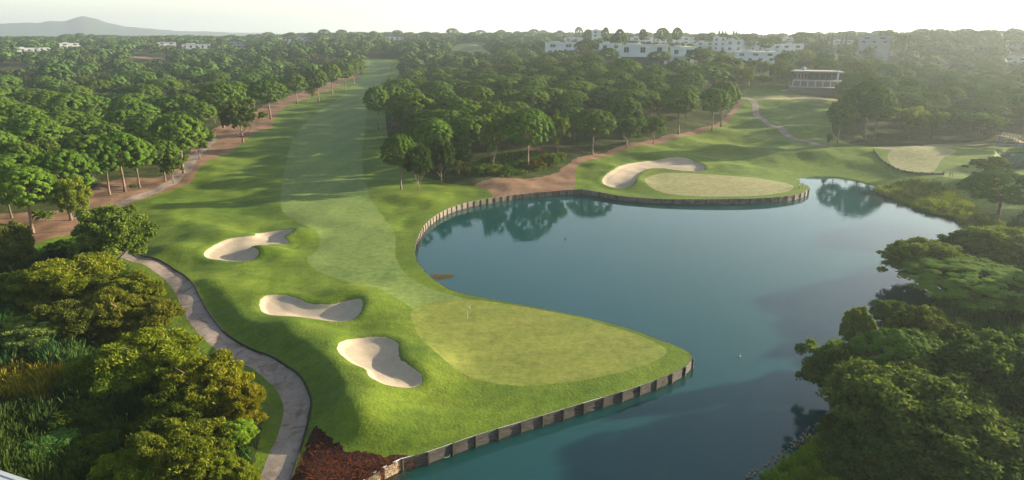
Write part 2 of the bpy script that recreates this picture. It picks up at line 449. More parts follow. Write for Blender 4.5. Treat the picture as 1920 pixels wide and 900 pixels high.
FARD = 60.0
def seg_dist(X, Y, A, B):
    best = np.full(X.shape, 1e9)
    for (ax, ay), (bx, by) in zip(A, B):
        dx, dy = bx - ax, by - ay; L = dx * dx + dy * dy + 1e-12
        t = np.clip(((X - ax) * dx + (Y - ay) * dy) / L, 0, 1)
        np.minimum(best, (X - ax - t * dx) ** 2 + (Y - ay - t * dy) ** 2, out=best)
    return np.sqrt(best)
def sdf(X, Y, P, margin=FARD):
    """signed distance to a closed polygon, negative inside; clipped at margin"""
    X = np.asarray(X, float); Y = np.asarray(Y, float); out = np.full(X.shape, float(margin))
    m = (X > P[:, 0].min() - margin) & (X < P[:, 0].max() + margin) & (Y > P[:, 1].min() - margin) & (Y < P[:, 1].max() + margin)
    if not m.any(): return out
    x = X[m]; y = Y[m]; A = P; B = np.roll(P, -1, 0)
    d = seg_dist(x, y, A, B); ins = np.zeros(x.shape, bool)
    for (ax, ay), (bx, by) in zip(A, B):
        c = (ay > y) != (by > y)
        if c.any(): ins ^= c & (x < (bx - ax) * (y - ay) / (by - ay + 1e-12) + ax)
    out[m] = np.where(ins, -np.minimum(d, margin), np.minimum(d, margin)); return out
def ldist(X, Y, P, margin=30.0):
    X = np.asarray(X, float); Y = np.asarray(Y, float); out = np.full(X.shape, float(margin))
    m = (X > P[:, 0].min() - margin) & (X < P[:, 0].max() + margin) & (Y > P[:, 1].min() - margin) & (Y < P[:, 1].max() + margin)
    if m.any(): out[m] = np.minimum(seg_dist(X[m], Y[m], P[:-1], P[1:]), margin)
    return out
def sstep(a, b, x):
    t = np.clip((x - a) / (b - a), 0, 1); return t * t * (3 - 2 * t)

WZ = -1.5                                     # water level
# lake shore ------------------------------------------------------------
wallA = U([(1297, 672), (1288, 683), (1270, 694), (1235, 709), (1170, 732), (1100, 753), (1000, 783), (900, 813), (850, 830), (795, 849), (752, 859)], 0.0)     # peninsula, near side
farA = U([(1297, 672), (1293, 662), (1270, 649), (1235, 637), (1190, 620), (1120, 600), (1040, 583), (960, 568), (900, 557), (850, 545), (815, 526), (795, 508)], 0.0)
wallB = U([(795, 508), (781, 490), (777, 470), (782, 446), (795, 423), (815, 405), (840, 391), (870, 381), (905, 374), (960, 366), (1010, 361), (1060, 357), (1090, 355)], 0.0)
wallC = U([(1090, 355), (1120, 359), (1160, 366), (1200, 370), (1260, 373), (1350, 374), (1430, 372), (1480, 367), (1508, 360), (1516, 352), (1508, 346), (1496, 341)], 0.0)
shoreD = U([(1500, 336), (1530, 333), (1570, 335), (1620, 346), (1660, 360), (1700, 382), (1745, 397), (1790, 410), (1825, 425), (1830, 450), (1800, 500), (1740, 560), (1700, 600), (1660, 650), (1610, 710), (1560, 768), (1520, 802), (1490, 832), (1440, 868), (1400, 900), (1340, 950), (1300, 1010)], WZ)
bottomE = U([(1300, 1010), (1100, 1150), (850, 1150), (640, 1040), (620, 980), (650, 930), (690, 893), (725, 872), (752, 859)], 0.0)
sm = lambda P: smooth_open(P, 6)
LAKE = np.vstack([sm(wallA)[::-1][:-1], sm(farA)[:-1], sm(wallB)[:-1], sm(wallC)[:-1], sm(shoreD)[:-1], sm(bottomE)[:-1]])
natural = sm(shoreD)
POND = smooth_closed(U([(1868, 306), (1885, 300), (1960, 300), (1990, 320), (1930, 330), (1880, 326)], WZ + 1.0))

# play areas --------------------------------------------------------------
GREEN1 = smooth_closed(U([(771, 588), (800, 570), (850, 562), (900, 563), (960, 571), (1040, 586), (1110, 602), (1180, 622), (1230, 643), (1248, 657), (1240, 671), (1195, 689), (1120, 708), (1040, 719), (980, 723), (920, 717), (860, 700), (812, 665), (782, 628)], 0))
GREEN2 = smooth_closed(U([(1208, 341), (1220, 331), (1250, 326), (1320, 327), (1400, 332), (1455, 338), (1488, 349), (1472, 359), (1420, 366), (1340, 368), (1265, 363), (1228, 354)], 0.3))
GREEN3 = smooth_closed(U([(1663, 298), (1680, 291), (1730, 288), (1778, 290), (1790, 296), (1765, 303), (1757, 313), (1745, 319), (1705, 317), (1678, 310)], 2.0))
FAIRWAY = smooth_closed(U([(741, 562), (700, 545), (640, 525), (592, 508), (576, 487), (598, 462), (592, 436), (560, 416), (533, 400), (526, 378), (530, 335), (538, 300), (550, 262), (576, 228), (606, 203), (635, 184), (655, 167), (668, 150), (688, 136), (690, 118), (700, 108), (722, 108), (732, 120), (728, 138), (714, 156), (698, 180), (689, 210), (683, 250), (679, 290), (682, 330), (695, 370), (720, 408), (740, 440), (742, 480), (762, 515), (800, 538), (850, 554), (900, 566), (960, 576), (1040, 592), (1110, 607), (1180, 627), (1232, 646), (1240, 657), (1120, 650), (950, 640), (820, 610), (790, 590)]))
TONGUE = smooth_closed(U([(1410, 183), (1436, 178), (1500, 179), (1560, 184), (1575, 190), (1530, 190), (1450, 188)]), 4)
TEE = smooth_closed(U([(1462, 171), (1478, 168), (1500, 169), (1506, 171), (1480, 172.5)]), 4)
BUNK = [
 U([(383, 480), (400, 467), (433, 455), (477, 449), (480, 438), (507, 432), (548, 432), (549, 443), (533, 450), (541, 458), (505, 462), (472, 472), (486, 482), (462, 491), (417, 491), (390, 488)], -0.2),
 U([(487, 573), (495, 561), (520, 557), (550, 560), (580, 571), (620, 573), (662, 569), (680, 575), (677, 595), (660, 606), (625, 609), (580, 603), (530, 598), (495, 591)], -0.2),
 U([(633, 669), (650, 649), (680, 640), (720, 640), (746, 650), (748, 668), (750, 690), (773, 706), (792, 722), (784, 735), (758, 742), (720, 742), (695, 728), (685, 707), (655, 694)], -0.2),
 U([(1129, 336), (1146, 325), (1175, 312), (1225, 304), (1285, 302), (1316, 310), (1318, 320), (1280, 321), (1226, 316), (1197, 328), (1189, 344), (1165, 348), (1140, 344)], 0.5)]
BUNK = [smooth_closed(b, 5) for b in BUNK]
MULCH = smooth_closed(U([(592, 803), (618, 828), (645, 846), (690, 853), (752, 857), (790, 880), (700, 960), (620, 1060), (520, 1080), (520, 960), (545, 890), (572, 840)], -0.3), 4)
pathN = U([(243, 484), (262, 492), (300, 507), (335, 535), (360, 573), (392, 620), (440, 655), (492, 682), (536, 715), (556, 755), (550, 800), (535, 845), (516, 895), (495, 950), (480, 1050)], -0.8)
pathN = np.vstack([U([(212, 468)], -0.3), pathN])
pathF = U([(150, 404), (215, 386), (262, 368), (305, 352), (325, 340), (348, 318), (368, 293), (384, 276), (405, 262)])
pathS = U([(1382, 183), (1404, 186), (1416, 198), (1419, 214), (1436, 231), (1462, 244), (1492, 260), (1525, 270), (1560, 276), (1615, 283), (1660, 289), (1700, 288), (1722, 281), (1750, 275), (1800, 272), (1880, 272), (1960, 273)])
PATHS = [(resample(smooth_open(pathN), 1.0), 1.65), (resample(smooth_open(pathF), 1.5), 1.9), (resample(smooth_open(pathS), 1.5), 1.6)]
ROUGH1 = smooth_closed(U([(232, 392), (262, 376), (305, 360), (336, 352), (362, 338), (372, 318), (396, 300), (430, 285), (455, 268), (478, 250), (508, 238), (520, 212), (548, 194), (602, 175), (650, 153), (680, 136), (685, 118), (690, 106), (738, 106), (752, 120), (750, 140), (732, 165), (722, 190), (725, 240), (740, 300), (780, 325), (850, 343), (900, 350), (925, 370), (900, 450), (1000, 500), (1320, 560), (1500, 680), (1250, 780), (1000, 850), (762, 862), (700, 857), (640, 850), (592, 806), (575, 840), (548, 895), (500, 1100), (400, 1050), (440, 900), (475, 850), (490, 790), (478, 730), (420, 670), (350, 630), (300, 580), (255, 530), (220, 485), (90, 480), (60, 462), (130, 440), (180, 432)]), 4)
ROUGH2 = smooth_closed(U([(1094, 380), (1080, 335), (1084, 312), (1120, 298), (1180, 280), (1240, 268), (1300, 252), (1345, 238), (1372, 222), (1384, 205), (1392, 190), (1388, 172), (1410, 163), (1450, 158), (1500, 160), (1545, 178), (1562, 200), (1560, 245), (1590, 268), (1640, 280), (1690, 284), (1740, 277), (1830, 275), (1960, 277), (2050, 290), (2050, 360), (2000, 420), (1900, 450), (1840, 440), (1770, 425), (1600, 420), (1500, 400), (1300, 420)]), 4)
SOILS = [smooth_closed(U([(890, 349), (935, 337), (1000, 333), (1045, 322), (1080, 300), (1130, 284), (1200, 266), (1290, 246), (1350, 228), (1376, 200), (1385, 178), (1412, 178), (1400, 205), (1385, 225), (1350, 245), (1290, 258), (1200, 280), (1120, 300), (1085, 316), (1085, 360), (1000, 380), (925, 385)]), 4),
         smooth_closed(U([(-100, 410), (60, 398), (140, 385), (180, 352), (230, 335), (300, 330), (345, 298), (370, 268), (405, 240), (440, 232), (465, 215), (500, 195), (545, 178), (600, 160), (650, 140), (672, 132), (670, 150), (600, 185), (545, 205), (520, 245), (478, 262), (440, 295), (375, 330), (340, 362), (235, 405), (180, 440), (60, 462), (-100, 470)]), 4)]
FARPATCH = smooth_closed(U([(843, 98), (850, 90), (880, 87), (903, 90), (915, 96), (880, 99)]), 3)
FARORANGE = [smooth_closed(U([(-20, 131), (-20, 126), (30, 126), (46, 131), (10, 134)]), 3), smooth_closed(U([(232, 111), (262, 106), (300, 107), (320, 112), (280, 115)]), 3),
             smooth_closed(U([(895, 101), (905, 98), (925, 98), (922, 103)]), 3)]

# bumps: (px, py, height, sx, sy, angle)
def bumps(lst):
    o = []
    for px, py, h, a, b, ang in lst:
        q = U([(px, py)], 0)[0]; o.append((q[0], q[1], h, a, b, R(ang)))
    return o
MOUNDS = bumps([
 (792, 690, 1.25, 3.2, 5.5, 10), (700, 577, 1.1, 3.0, 4.0, 0), (640, 552, 1.0, 5.0, 2.6, 10), (562, 441, 1.2, 3.4, 3.6, 0), (500, 474, 1.3, 3.6, 2.0, 5),
 (600, 690, 1.1, 3.0, 6.0, 20), (640, 780, 1.2, 4.0, 5.0, 0), (540, 620, 0.9, 3.0, 5.0, 20), (450, 540, 0.9, 4.0, 5.0, 10), (420, 445, 0.9, 8, 3.0, 0), (335, 470, 1.0, 5, 4, 0),
 (380, 545, 1.0, 3.5, 4, 0), (740, 620, 0.6, 3, 5, 0), (690, 790, 0.7, 5, 3, 0),
 (1120, 318, 1.0, 4, 3, 0), (1200, 300, 1.3, 7, 3, 0), (1310, 300, 1.0, 7, 4, 0), (1200, 345, 0.7, 3, 4, 0), (1350, 315, 0.8, 7, 3, 0),
 (1440, 322, 1.0, 8, 3, 0), (1400, 290, 1.6, 14, 4, 5), (1520, 300, 2.0, 18, 4, 5), (1340, 285, 1.2, 10, 4, 0), (1460, 262, 1.5, 14, 4, 0),
 (1480, 232, 1.6, 16, 5, 0), (1500, 212, 1.4, 16, 5, 0), (1490, 198, 1.2, 16, 5, 0),
 (1720, 302, 2.2, 20, 9, 0), (1790, 350, 1.2, 9, 5, 0), (1830, 360, 1.0, 8, 6, 0), (1690, 340, 1.0, 10, 5, 0),
 (430, 262, 0.8, 8, 6, 0), (470, 340, 0.7, 12, 4, 0), (390, 330, 1.0, 6, 3, 0)])

waves = [(RNG.uniform(0, 2 * math.pi), RNG.uniform(0, 6.28), L, a) for L, a in ((34, .30), (27, .25), (19, .20), (14, .15), (9, .09), (6.5, .055), (4.3, .03)) for _ in range(2)]
def rolling(x, y):
    z = 0
    for th, ph, L, a in waves:
        z = z + a * np.sin((x * math.cos(th) + y * math.sin(th)) * 2 * math.pi / L + ph + 1.3 * np.sin(x * 0.031 + y * 0.023 + ph))
    return z

kerbline = None
def terrain(x, y, full=False):
    """height of the ground; with full also the fields used to cut the sheet"""
    x = np.asarray(x, float); y = np.asarray(y, float)
    z = base_z(x, y)
    r = np.hypot(x, y)
    dl = sdf(x, y, LAKE); dn = ldist(x, y, natural, 40)
    dg = [sdf(x, y, g, 12) for g in (GREEN1, GREEN2, GREEN3)]
    dgm = np.minimum(np.minimum(dg[0], dg[1]), dg[2])
    df = sdf(x, y, FAIRWAY, 25)
    dp = [ldist(x, y, P, 12) - w for P, w in PATHS]
    near = 1 - sstep(500, 900, r)
    amp = near * (0.25 + 0.75 * sstep(0, 12, dgm)) * sstep(0.5, 7, dl) * (0.35 + 0.65 * sstep(-6, 8, df))
    amp = np.where(dgm < 0, near * 0.12, amp)
    z = z + rolling(x, y) * amp * 0.55 + (1 - near) * rolling(x * 0.2, y * 0.2) * 4.0
    for mx, my, h, a, b, ang in MOUNDS:
        ca, sa = math.cos(ang), math.sin(ang); u = (x - mx) * ca + (y - my) * sa; v = -(x - mx) * sa + (y - my) * ca
        z = z + h * np.exp(-0.5 * ((u / a) ** 2 + (v / b) ** 2)) * sstep(0, 4, dl)
    # low path cut into the slope below the hole
    P0 = PATHS[0][0]; dd = ldist(x, y, P0, 40)
    k = np.interp(y, P0[::-1, 1], P0[::-1, 0]); leftside = (x < k + 0.5)
    ymask = (1 - sstep(118, 128, y)) * sstep(10, 25, y)
    drop = np.where(leftside, 1.0, 1 - sstep(1.7, 6.5, dd)) * ymask * (1 - sstep(70, 110, np.abs(x - k)))
    mul = sdf(x, y, MULCH, 20)
    drop = drop * sstep(-4, 2, mul)
    crest = np.where(leftside, 0, np.exp(-0.5 * ((dd - 8.5) / 3.2) ** 2)) * ymask * sstep(0, 5, mul) * (1 - sstep(100, 112, y))
    z = z - 1.05 * drop + 0.75 * crest
    z = z - 0.55 * (1 - sstep(-3, 3, mul)) * sstep(0, 2, dl)
    # level strips
    for q in dp[1:]:
        pass
    # bunkers
    db = [sdf(x, y, b, 8) for b in BUNK]
    for q in db:
        z = z - 0.40 * (1 - sstep(-1.1, 0.15, q)) + 0.15 * np.exp(-0.5 * ((q - 1.0) / 0.8) ** 2) - 0.30 * (1 - sstep(-4.5, -0.5, q))
    # shores
    nat = dn < 30
    z = np.where(nat, z * sstep(0, 22, dn + 0 * z) + (WZ + 0.25) * (1 - sstep(0, 22, dn)) , z)
    z = np.where(nat, z - 0.75 * (1 - sstep(-.3, 2.2, dn)), z)
    dpd = sdf(x, y, POND, 20); z = z - 1.6 * (1 - sstep(-1.0, 1.5, dpd))
    if full:
        return z, dict(lake=dl, g1=dg[0], g2=dg[1], g3=dg[2], fw=df, p0=dp[0], p1=dp[1], p2=dp[2], b0=db[0], b1=db[1], b2=db[2], b3=db[3], mulch=mul,
                       r1=sdf(x, y, ROUGH1, 30), r2=sdf(x, y, ROUGH2, 30), s0=sdf(x, y, SOILS[0], 20), s1=sdf(x, y, SOILS[1], 20), tg=sdf(x, y, TONGUE, 10), te=sdf(x, y, TEE, 10),
                       fp=sdf(x, y, FARPATCH, 20), o0=sdf(x, y, FARORANGE[0], 20), o1=sdf(x, y, FARORANGE[1], 20), o2=sdf(x, y, FARORANGE[2], 20))
    return z
def gz(x, y): return float(terrain(np.array([x]), np.array([y]))[0])

def build_ground():
    fine = np.arange(-46, 46.01, 0.145); az = np.radians(np.concatenate([np.arange(-180, -46, 2.5), fine, np.arange(47, 180.1, 2.5)]))
    rr = [0.0, 8, 16, 24, 32, 38, 43]
    while rr[-1] < 560: rr.append(rr[-1] * 1.0042)
    while rr[-1] < 1500: rr.append(rr[-1] * 1.010)
    while rr[-1] < 9500: rr.append(rr[-1] * 1.05)
    rr = np.array(rr); A, Rr = np.meshgrid(az, rr); X = (Rr * np.sin(A)).ravel(); Y = (Rr * np.cos(A)).ravel()
    z, F = terrain(X, Y, True); na, nr = len(az), len(rr)
    ne = sum(np.sin(X * math.cos(t) * k + Y * math.sin(t) * k + 3 * t + 1.7 * np.sin(X * .9 * k * .5 + t)) for t, k in ((.3, 2.1), (1.4, 3.3), (2.6, 4.9), (.9, 1.1))) / 4
    for n_, a_ in (('b0', .14), ('b1', .14), ('b2', .14), ('b3', .2), ('mulch', .5), ('s0', .9), ('s1', 1.0), ('r1', .3), ('fw', .15), ('p0', .12), ('p1', .3)): F[n_] = F[n_] + ne * a_
    names = list(F); e = 0.25
    j, i = np.meshgrid(np.arange(nr - 1), np.arange(na - 1), indexing='ij'); a = (j * na + i).ravel(); b = a + 1; c = a + na; d = c + 1
    T = np.vstack([np.stack([a, b, d], 1), np.stack([a, d, c], 1)])
    V = np.column_stack([X, Y, z] + [F[n] for n in names]); col = {n: k + 3 for k, n in enumerate(names)}
    # drop inside of deep lake
    def split(V, T, k):
        dv = V[:, k]; s = dv[T] < 0; ns = s.sum(1)
        ins = T[ns == 3]; outs = T[ns == 0]; Vn = [V]; nb = len(V); I = [ins]; O = [outs]
        for want in (1, 2):
            t = T[ns == want]
            if len(t) == 0: continue
            ss = s[ns == want]
            lone = np.argmax(ss if want == 1 else ~ss, 1); rows = np.arange(len(t))
            p = t[rows, lone]; q = t[rows, (lone + 1) % 3]; r_ = t[rows, (lone + 2) % 3]
            def cut(u, w):
                f = dv[u] / (dv[u] - dv[w] + 1e-15); return V[u] * (1 - f)[:, None] + V[w] * f[:, None]
            v1 = cut(p, q); v2 = cut(p, r_); v1[:, k] = 0; v2[:, k] = 0
            i1 = nb + np.arange(len(t)); i2 = i1 + len(t); nb += 2 * len(t); Vn += [v1, v2]
            tri = np.stack([p, i1, i2], 1); quad = np.vstack([np.stack([i1, q, r_], 1), np.stack([i1, r_, i2], 1)])
            if want == 1: I.append(tri); O.append(quad)
            else: O.append(tri); I.append(quad)
        return np.vstack(Vn), np.vstack(I), np.vstack(O)
    def emit(name, V, T, mat, label):
        if len(T) == 0: return
        u, inv = np.unique(T.ravel(), return_inverse=True); P = V[u, :3].copy(); Tn = inv.reshape(-1, 3)
        if name == 'lake_bed': P[:, 2] = WZ - 2.5
        me = np_mesh(name, P, Tn, [mat], True)
        eps = np.clip(np.hypot(P[:, 0], P[:, 1]) * 0.003, 0.2, 6)
        nx = (terrain(P[:, 0] - eps, P[:, 1]) - terrain(P[:, 0] + eps, P[:, 1])) / (2 * eps); ny = (terrain(P[:, 0], P[:, 1] - eps) - terrain(P[:, 0], P[:, 1] + eps)) / (2 * eps)
        if name == 'lake_bed': nx = nx * 0; ny = ny * 0
        n = np.column_stack([nx, ny, np.ones(len(nx))]); n /= np.linalg.norm(n, axis=1)[:, None]
        me.normals_split_custom_set_from_vertices(n.tolist())
        o = link(name, me); tag(o, label, kind='structure'); return o
    order = [('p0', 'path', 'path', 'pinkish concrete cart path curving past the left side of the near green'),
             ('b0', 'bunker', 'sand', 'irregular sand bunker farthest up the left rough'), ('b1', 'bunker', 'sand', 'wavy sand bunker in the middle of the three left of the green'),
             ('b2', 'bunker', 'sand', 'kidney shaped sand bunker nearest the left edge of the big green'), ('b3', 'bunker', 'sand', 'long pale bunker behind the far green across the water'),
             ('lake', 'lake_bed', 'bare_soil', 'muddy bed of the lake under the water'),
             ('mulch', 'mulch_bed', 'mulch', 'dark red bark mulch corner between path and lake'),
             ('g1', 'putting_green', 'green', 'large smooth yellow green putting green on the near peninsula'), ('g2', 'putting_green', 'pale_green', 'pale putting green on the far side of the lake'),
             ('g3', 'putting_green', 'pale_green', 'pale putting green raised on the right beyond the lake'), ('tg', 'bunker', 'pale_green', 'thin pale strip below the clubhouse'), ('te', 'tee', 'pale_green', 'small pale tee just below the clubhouse wall'),
             ('p1', 'path', 'path', 'pale path crossing the pine litter at the left wood'), ('p2', 'path', 'path', 'grey path winding down the far hole on the right'),
             ('fw', 'fairway', 'fairway', 'pale mown fairway running away between two pine woods'),
             ('r1', 'rough_grass', 'rough', 'green rough around the near hole'), ('r2', 'rough_grass', 'rough', 'green rough of the far hole on the right'),
             ('s0', 'bare_soil', 'bare_soil', 'orange brown soil between the middle pine wood and the lake'), ('s1', 'bare_soil', 'bare_soil', 'orange brown pine litter along the left wood'),
             ('fp', 'far_fairway', 'fairway', 'far sunlit fairway patch in the woods'), ('o0', 'bare_field', 'bare_soil', 'orange earth strip at the far left'), ('o1', 'bare_field', 'bare_soil', 'orange clearing in the far left woods'), ('o2', 'far_bunker', 'sand', 'pale sandy patch in the far woods')]
    ov = V; T0 = T
    for k, nm, mt, lb in order:
        V, I, T0 = split(V, T0, col[k]); emit(nm, V, I, M[mt], lb)
    emit('ground', V, T0, M['scrub'], 'woodland ground of pine litter and scrub running to the horizon')

build_ground()

# water --------------------------------------------------------------------
def ngon(name, P, z, mat, label):
    bm = bmesh.new(); vs = [bm.verts.new((p[0], p[1], z)) for p in P]; f = bm.faces.new(vs)
    if f.normal.z < 0 or True: bmesh.ops.recalc_face_normals(bm, faces=[f])
    bmesh.ops.triangulate(bm, faces=bm.faces[:]); me = bpy.data.meshes.new(name); bm.to_mesh(me); bm.free()
    me.materials.append(mat)
    if me.polygons[0].normal.z < 0: me.flip_normals()
    return tag(link(name, me), label, kind='structure')
def offset_poly(P, d):
    n = len(P); area = 0.5 * np.sum(P[:, 0] * np.roll(P[:, 1], -1) - np.roll(P[:, 0], -1) * P[:, 1]); sgn = 1 if area > 0 else -1
    t = np.roll(P, -1, 0) - np.roll(P, 1, 0); t /= np.linalg.norm(t, axis=1)[:, None] + 1e-9
    return P + np.stack([t[:, 1], -t[:, 0]], 1) * d * sgn
ngon('lake_water', LAKE, WZ, M['water'], 'calm teal lake water wrapping the green') if False else None
def water_sheet():
    # the lake outline widened a little so that it runs under its banks, cut from a regular grid
    x0, x1, y0, y1 = LAKE[:, 0].min() - 3, LAKE[:, 0].max() + 3, LAKE[:, 1].min() - 3, LAKE[:, 1].max() + 3
    st = 1.0; xs = np.arange(x0, x1 + st, st); ys = np.arange(y0, y1 + st, st); X, Y = np.meshgrid(xs, ys); d = sdf(X.ravel(), Y.ravel(), LAKE, 10).reshape(X.shape)
    dn = ldist(X.ravel(), Y.ravel(), natural, 10).reshape(X.shape)
    keep = d < np.where(dn < 6, 2.5, 0.9); ny, nx = X.shape
    j, i = np.meshgrid(np.arange(ny - 1), np.arange(nx - 1), indexing='ij'); a = (j * nx + i).ravel()
    F = np.stack([a, a + 1, a + nx + 1, a + nx], 1); kf = keep.ravel()
    F = F[kf[F].any(1) & (d.ravel()[F].min(1) < 1.2)]
    u, inv = np.unique(F.ravel(), return_inverse=True)
    # vertices beyond the bank are pulled back to the limit
    P = np.column_stack([X.ravel()[u], Y.ravel()[u], np.full(len(u), WZ)])
    me = np_mesh('lake_water', P, inv.reshape(-1, 4), [M['water']], True); return tag(link('lake_water', me), 'calm teal lake wrapping round the near peninsula green', kind='structure')
water_sheet()
ngon('pond_water', POND, gz(*POND.mean(0)) + 0.9, M['water'], 'small bright pond behind the trees at the far right')

# haze -----------------------------------------------------------------------
def haze_box():
    b = MB(); b.box((0, 0, 135), (21000, 21000, 294)); m, nt, out = new_mat('haze_air')
    v = N(nt, 'ShaderNodeVolumePrincipled'); v.inputs['Density'].default_value = HAZE_DENSITY; v.inputs['Anisotropy'].default_value = HAZE_ANISO
    v.inputs['Color'].default_value = (0.84, 0.95, 1.0, 1); nt.links.new(v.outputs[0], out.inputs['Volume'])
    o = b.build('haze', m); tag(o, 'pale morning haze over the whole course', kind='stuff')
haze_box()

# distant hills ----------------------------------------------------------------
def hills(name, label, dist, pts, thick, mat, az_pad=None):
    """ridge given by (px, py of its crest); real relief with a front and a back slope"""
    px = np.array([p[0] for p in pts], float); py = np.array([p[1] for p in pts], float)
    n = 260; q = np.linspace(px[0], px[-1], n); h = np.interp(q, px, py)
    h = h + 1.2 * np.sin(q * 0.061) * 0.35 + 0.5 * np.sin(q * 0.19 + 1) * 0.5
    rows = 14; V = []
    for k in range(rows):
        t = k / (rows - 1); prof = math.sin(math.pi * t) ** 1.4
        for a, b in zip(q, h):
            d = ray(a, b); D = dist + (t - 0.5) * thick; zc = CAMH + d[2] * dist
            z = -5 + (zc + 5) * prof * (1 + 0.10 * math.sin(a * 0.045 + 7 * t) * (1 - prof))
            V.append((d[0] * D, d[1] * D, z))
    F = [(k * n + i, k * n + i + 1, (k + 1) * n + i + 1, (k + 1) * n + i) for k in range(rows - 1) for i in range(n - 1)]
    me = np_mesh(name, V, F, [mat], True); return tag(link(name, me), label, kind='structure')
M['hill'] = grass_mat('hill_scrub', (0.05, 0.07, 0.04), (0.09, 0.10, 0.06), (0.14, 0.12, 0.08), 0.004, 0.03, 1.0)
hills('hills', 'pale blue mountain ridge with one broad peak at the far left', 7400,
      [(-900, 70), (-500, 60), (-200, 50), (-40, 46), (40, 42), (75, 43), (95, 39), (120, 40), (140, 33), (155, 30), (175, 34), (200, 42), (235, 49), (280, 54), (340, 58), (420, 60), (520, 63), (640, 67), (760, 70)], 2400, M['hill'])
hills('hills', 'very faint low hills beyond the villas at the right', 8600,
      [(1150, 70), (1250, 64), (1330, 58), (1400, 59), (1470, 62), (1560, 60), (1640, 55), (1720, 60), (1800, 56), (1880, 58), (1980, 55), (2200, 52), (2600, 60), (3000, 66)], 2000, M['hill'])

# ------------------------------------------------------------------ foliage meshes
def leaf_cards(C, Nrm, size, elong, rng, tint, up=0.0, fold=0.0):
    """one small rhombic leaf spray per centre, facing roughly Nrm"""
    n = len(C); rnd = rng.normal(size=(n, 3)); a = np.cross(Nrm, rnd); a /= np.linalg.norm(a, axis=1)[:, None] + 1e-9
    if up: a = a * (1 - up) + np.array([0, 0, 1.0]) * up + Nrm * up * 0.6; a /= np.linalg.norm(a, axis=1)[:, None] + 1e-9
    b = np.cross(Nrm, a); b /= np.linalg.norm(b, axis=1)[:, None] + 1e-9
    s = (size * rng.uniform(0.6, 1.35, n))[:, None]
    V = np.empty((n, 4, 3)); V[:, 0] = C - a * s * elong * 0.5; V[:, 1] = C + b * s * 0.42 + Nrm * s * fold; V[:, 2] = C + a * s * elong * 0.5; V[:, 3] = C - b * s * 0.42 + Nrm * s * fold * 0.5
    F = np.arange(n * 4).reshape(n, 4); return V.reshape(-1, 3), F, tint
def unit(n, rng):
    v = rng.normal(size=(n, 3)); return v / np.linalg.norm(v, axis=1)[:, None]
def clusters_to_cards(cc, rad, per, size, elong, rng, flat=0.75, jit=0.55, up=0.0, ctint=None, ball=0.25, dome=None):
    nC = len(cc); idx = np.repeat(np.arange(nC), per); n = len(idx); d = unit(n, rng)
    d[:, 2] = np.where(d[:, 2] < -0.35, -d[:, 2], d[:, 2])
    rr = rad[idx] * (1 - ball * rng.random(n) ** 1.5) * (1 + 0.13 * rng.normal(size=n))
    C = cc[idx] + d * rr[:, None] * np.array([1, 1, flat]); Nn = d + jit * rng.normal(size=(n, 3))
    if dome is not None:
        q = (cc[idx] - dome[0]) / dome[1]; q /= np.linalg.norm(q, axis=1)[:, None] + 1e-6; Nn = Nn * .6 + q * .75
    Nn /= np.linalg.norm(Nn, axis=1)[:, None]
    ct = (ctint if ctint is not None else rng.uniform(0.2, 0.8, nC))[idx]; tint = np.clip(ct * 0.55 + rng.uniform(0, 0.45, n), 0, 1)
    return leaf_cards(C, Nn, size, elong, rng, tint, up)

def pine_crown(seed, n_leaf, size, W=15.0, H=16.0, ncl=72, sub=3):
    rng = np.random.default_rng(seed); cz = 0.56 * H; up = 0.42 * H; lo = 0.17 * H; a = W / 2 * 1.06
    cc = []; k = 0; wob = rng.uniform(0, 6.28, 3)
    g = math.pi * (3 - math.sqrt(5)); nU = int(ncl * 0.74); nL = ncl - nU
    for i in range(nU):
        t = (i + 0.5) / nU; zz = t ** 1.0; rad = math.sqrt(max(0, 1 - (1 - t) ** 2)); rad = math.sqrt(1 - t ** 1.5); th = i * g + rng.normal() * 0.2
        w = 1 + 0.10 * math.sin(2 * th + wob[0]) + 0.07 * math.sin(3 * th + wob[1])
        s = 1 + rng.normal() * 0.035
        cc.append((a * 0.88 * rad * math.cos(th) * w * s, a * 0.88 * rad * math.sin(th) * w * s, cz + (up - 1.1) * math.sqrt(max(0, 1 - rad ** 2.2)) * s))
    for i in range(nL):
        rad = math.sqrt((i + 0.5) / nL) * 0.9; th = i * g + 1.3; w = 1 + 0.10 * math.sin(2 * th + wob[0]) + 0.07 * math.sin(3 * th + wob[1])
        cc.append((a * 0.85 * rad * math.cos(th) * w, a * 0.85 * rad * math.sin(th) * w, cz - lo * math.sqrt(max(0, 1 - rad ** 2)) * rng.uniform(0.2, 1) + 0.3))
    cc = np.array(cc); rad = rng.uniform(1.05, 1.45, len(cc)) * W / 15 * (72 / ncl) ** .35
    if sub > 1:     # each tuft carries smaller tufts
        d = unit(len(cc) * sub, rng); d[:, 2] = np.abs(d[:, 2]) * 0.8; idx = np.repeat(np.arange(len(cc)), sub)
        c2 = cc[idx] + d * rad[idx][:, None] * 0.6; r2 = rad[idx] * rng.uniform(0.35, 0.55, len(idx))
        cc = np.vstack([cc, c2]); rad = np.concatenate([rad * 0.9, r2])
    per = max(1, n_leaf // len(cc)); return clusters_to_cards(cc, rad, np.maximum(1, (per * (rad / rad.mean()) ** 1.6)).astype(int), size, 1.3, rng, 0.7, 0.30, ctint=rng.uniform(.4, .6, len(cc)), dome=(np.array([0, 0, cz - .1 * H]), np.array([a, a, up + .1 * H])))

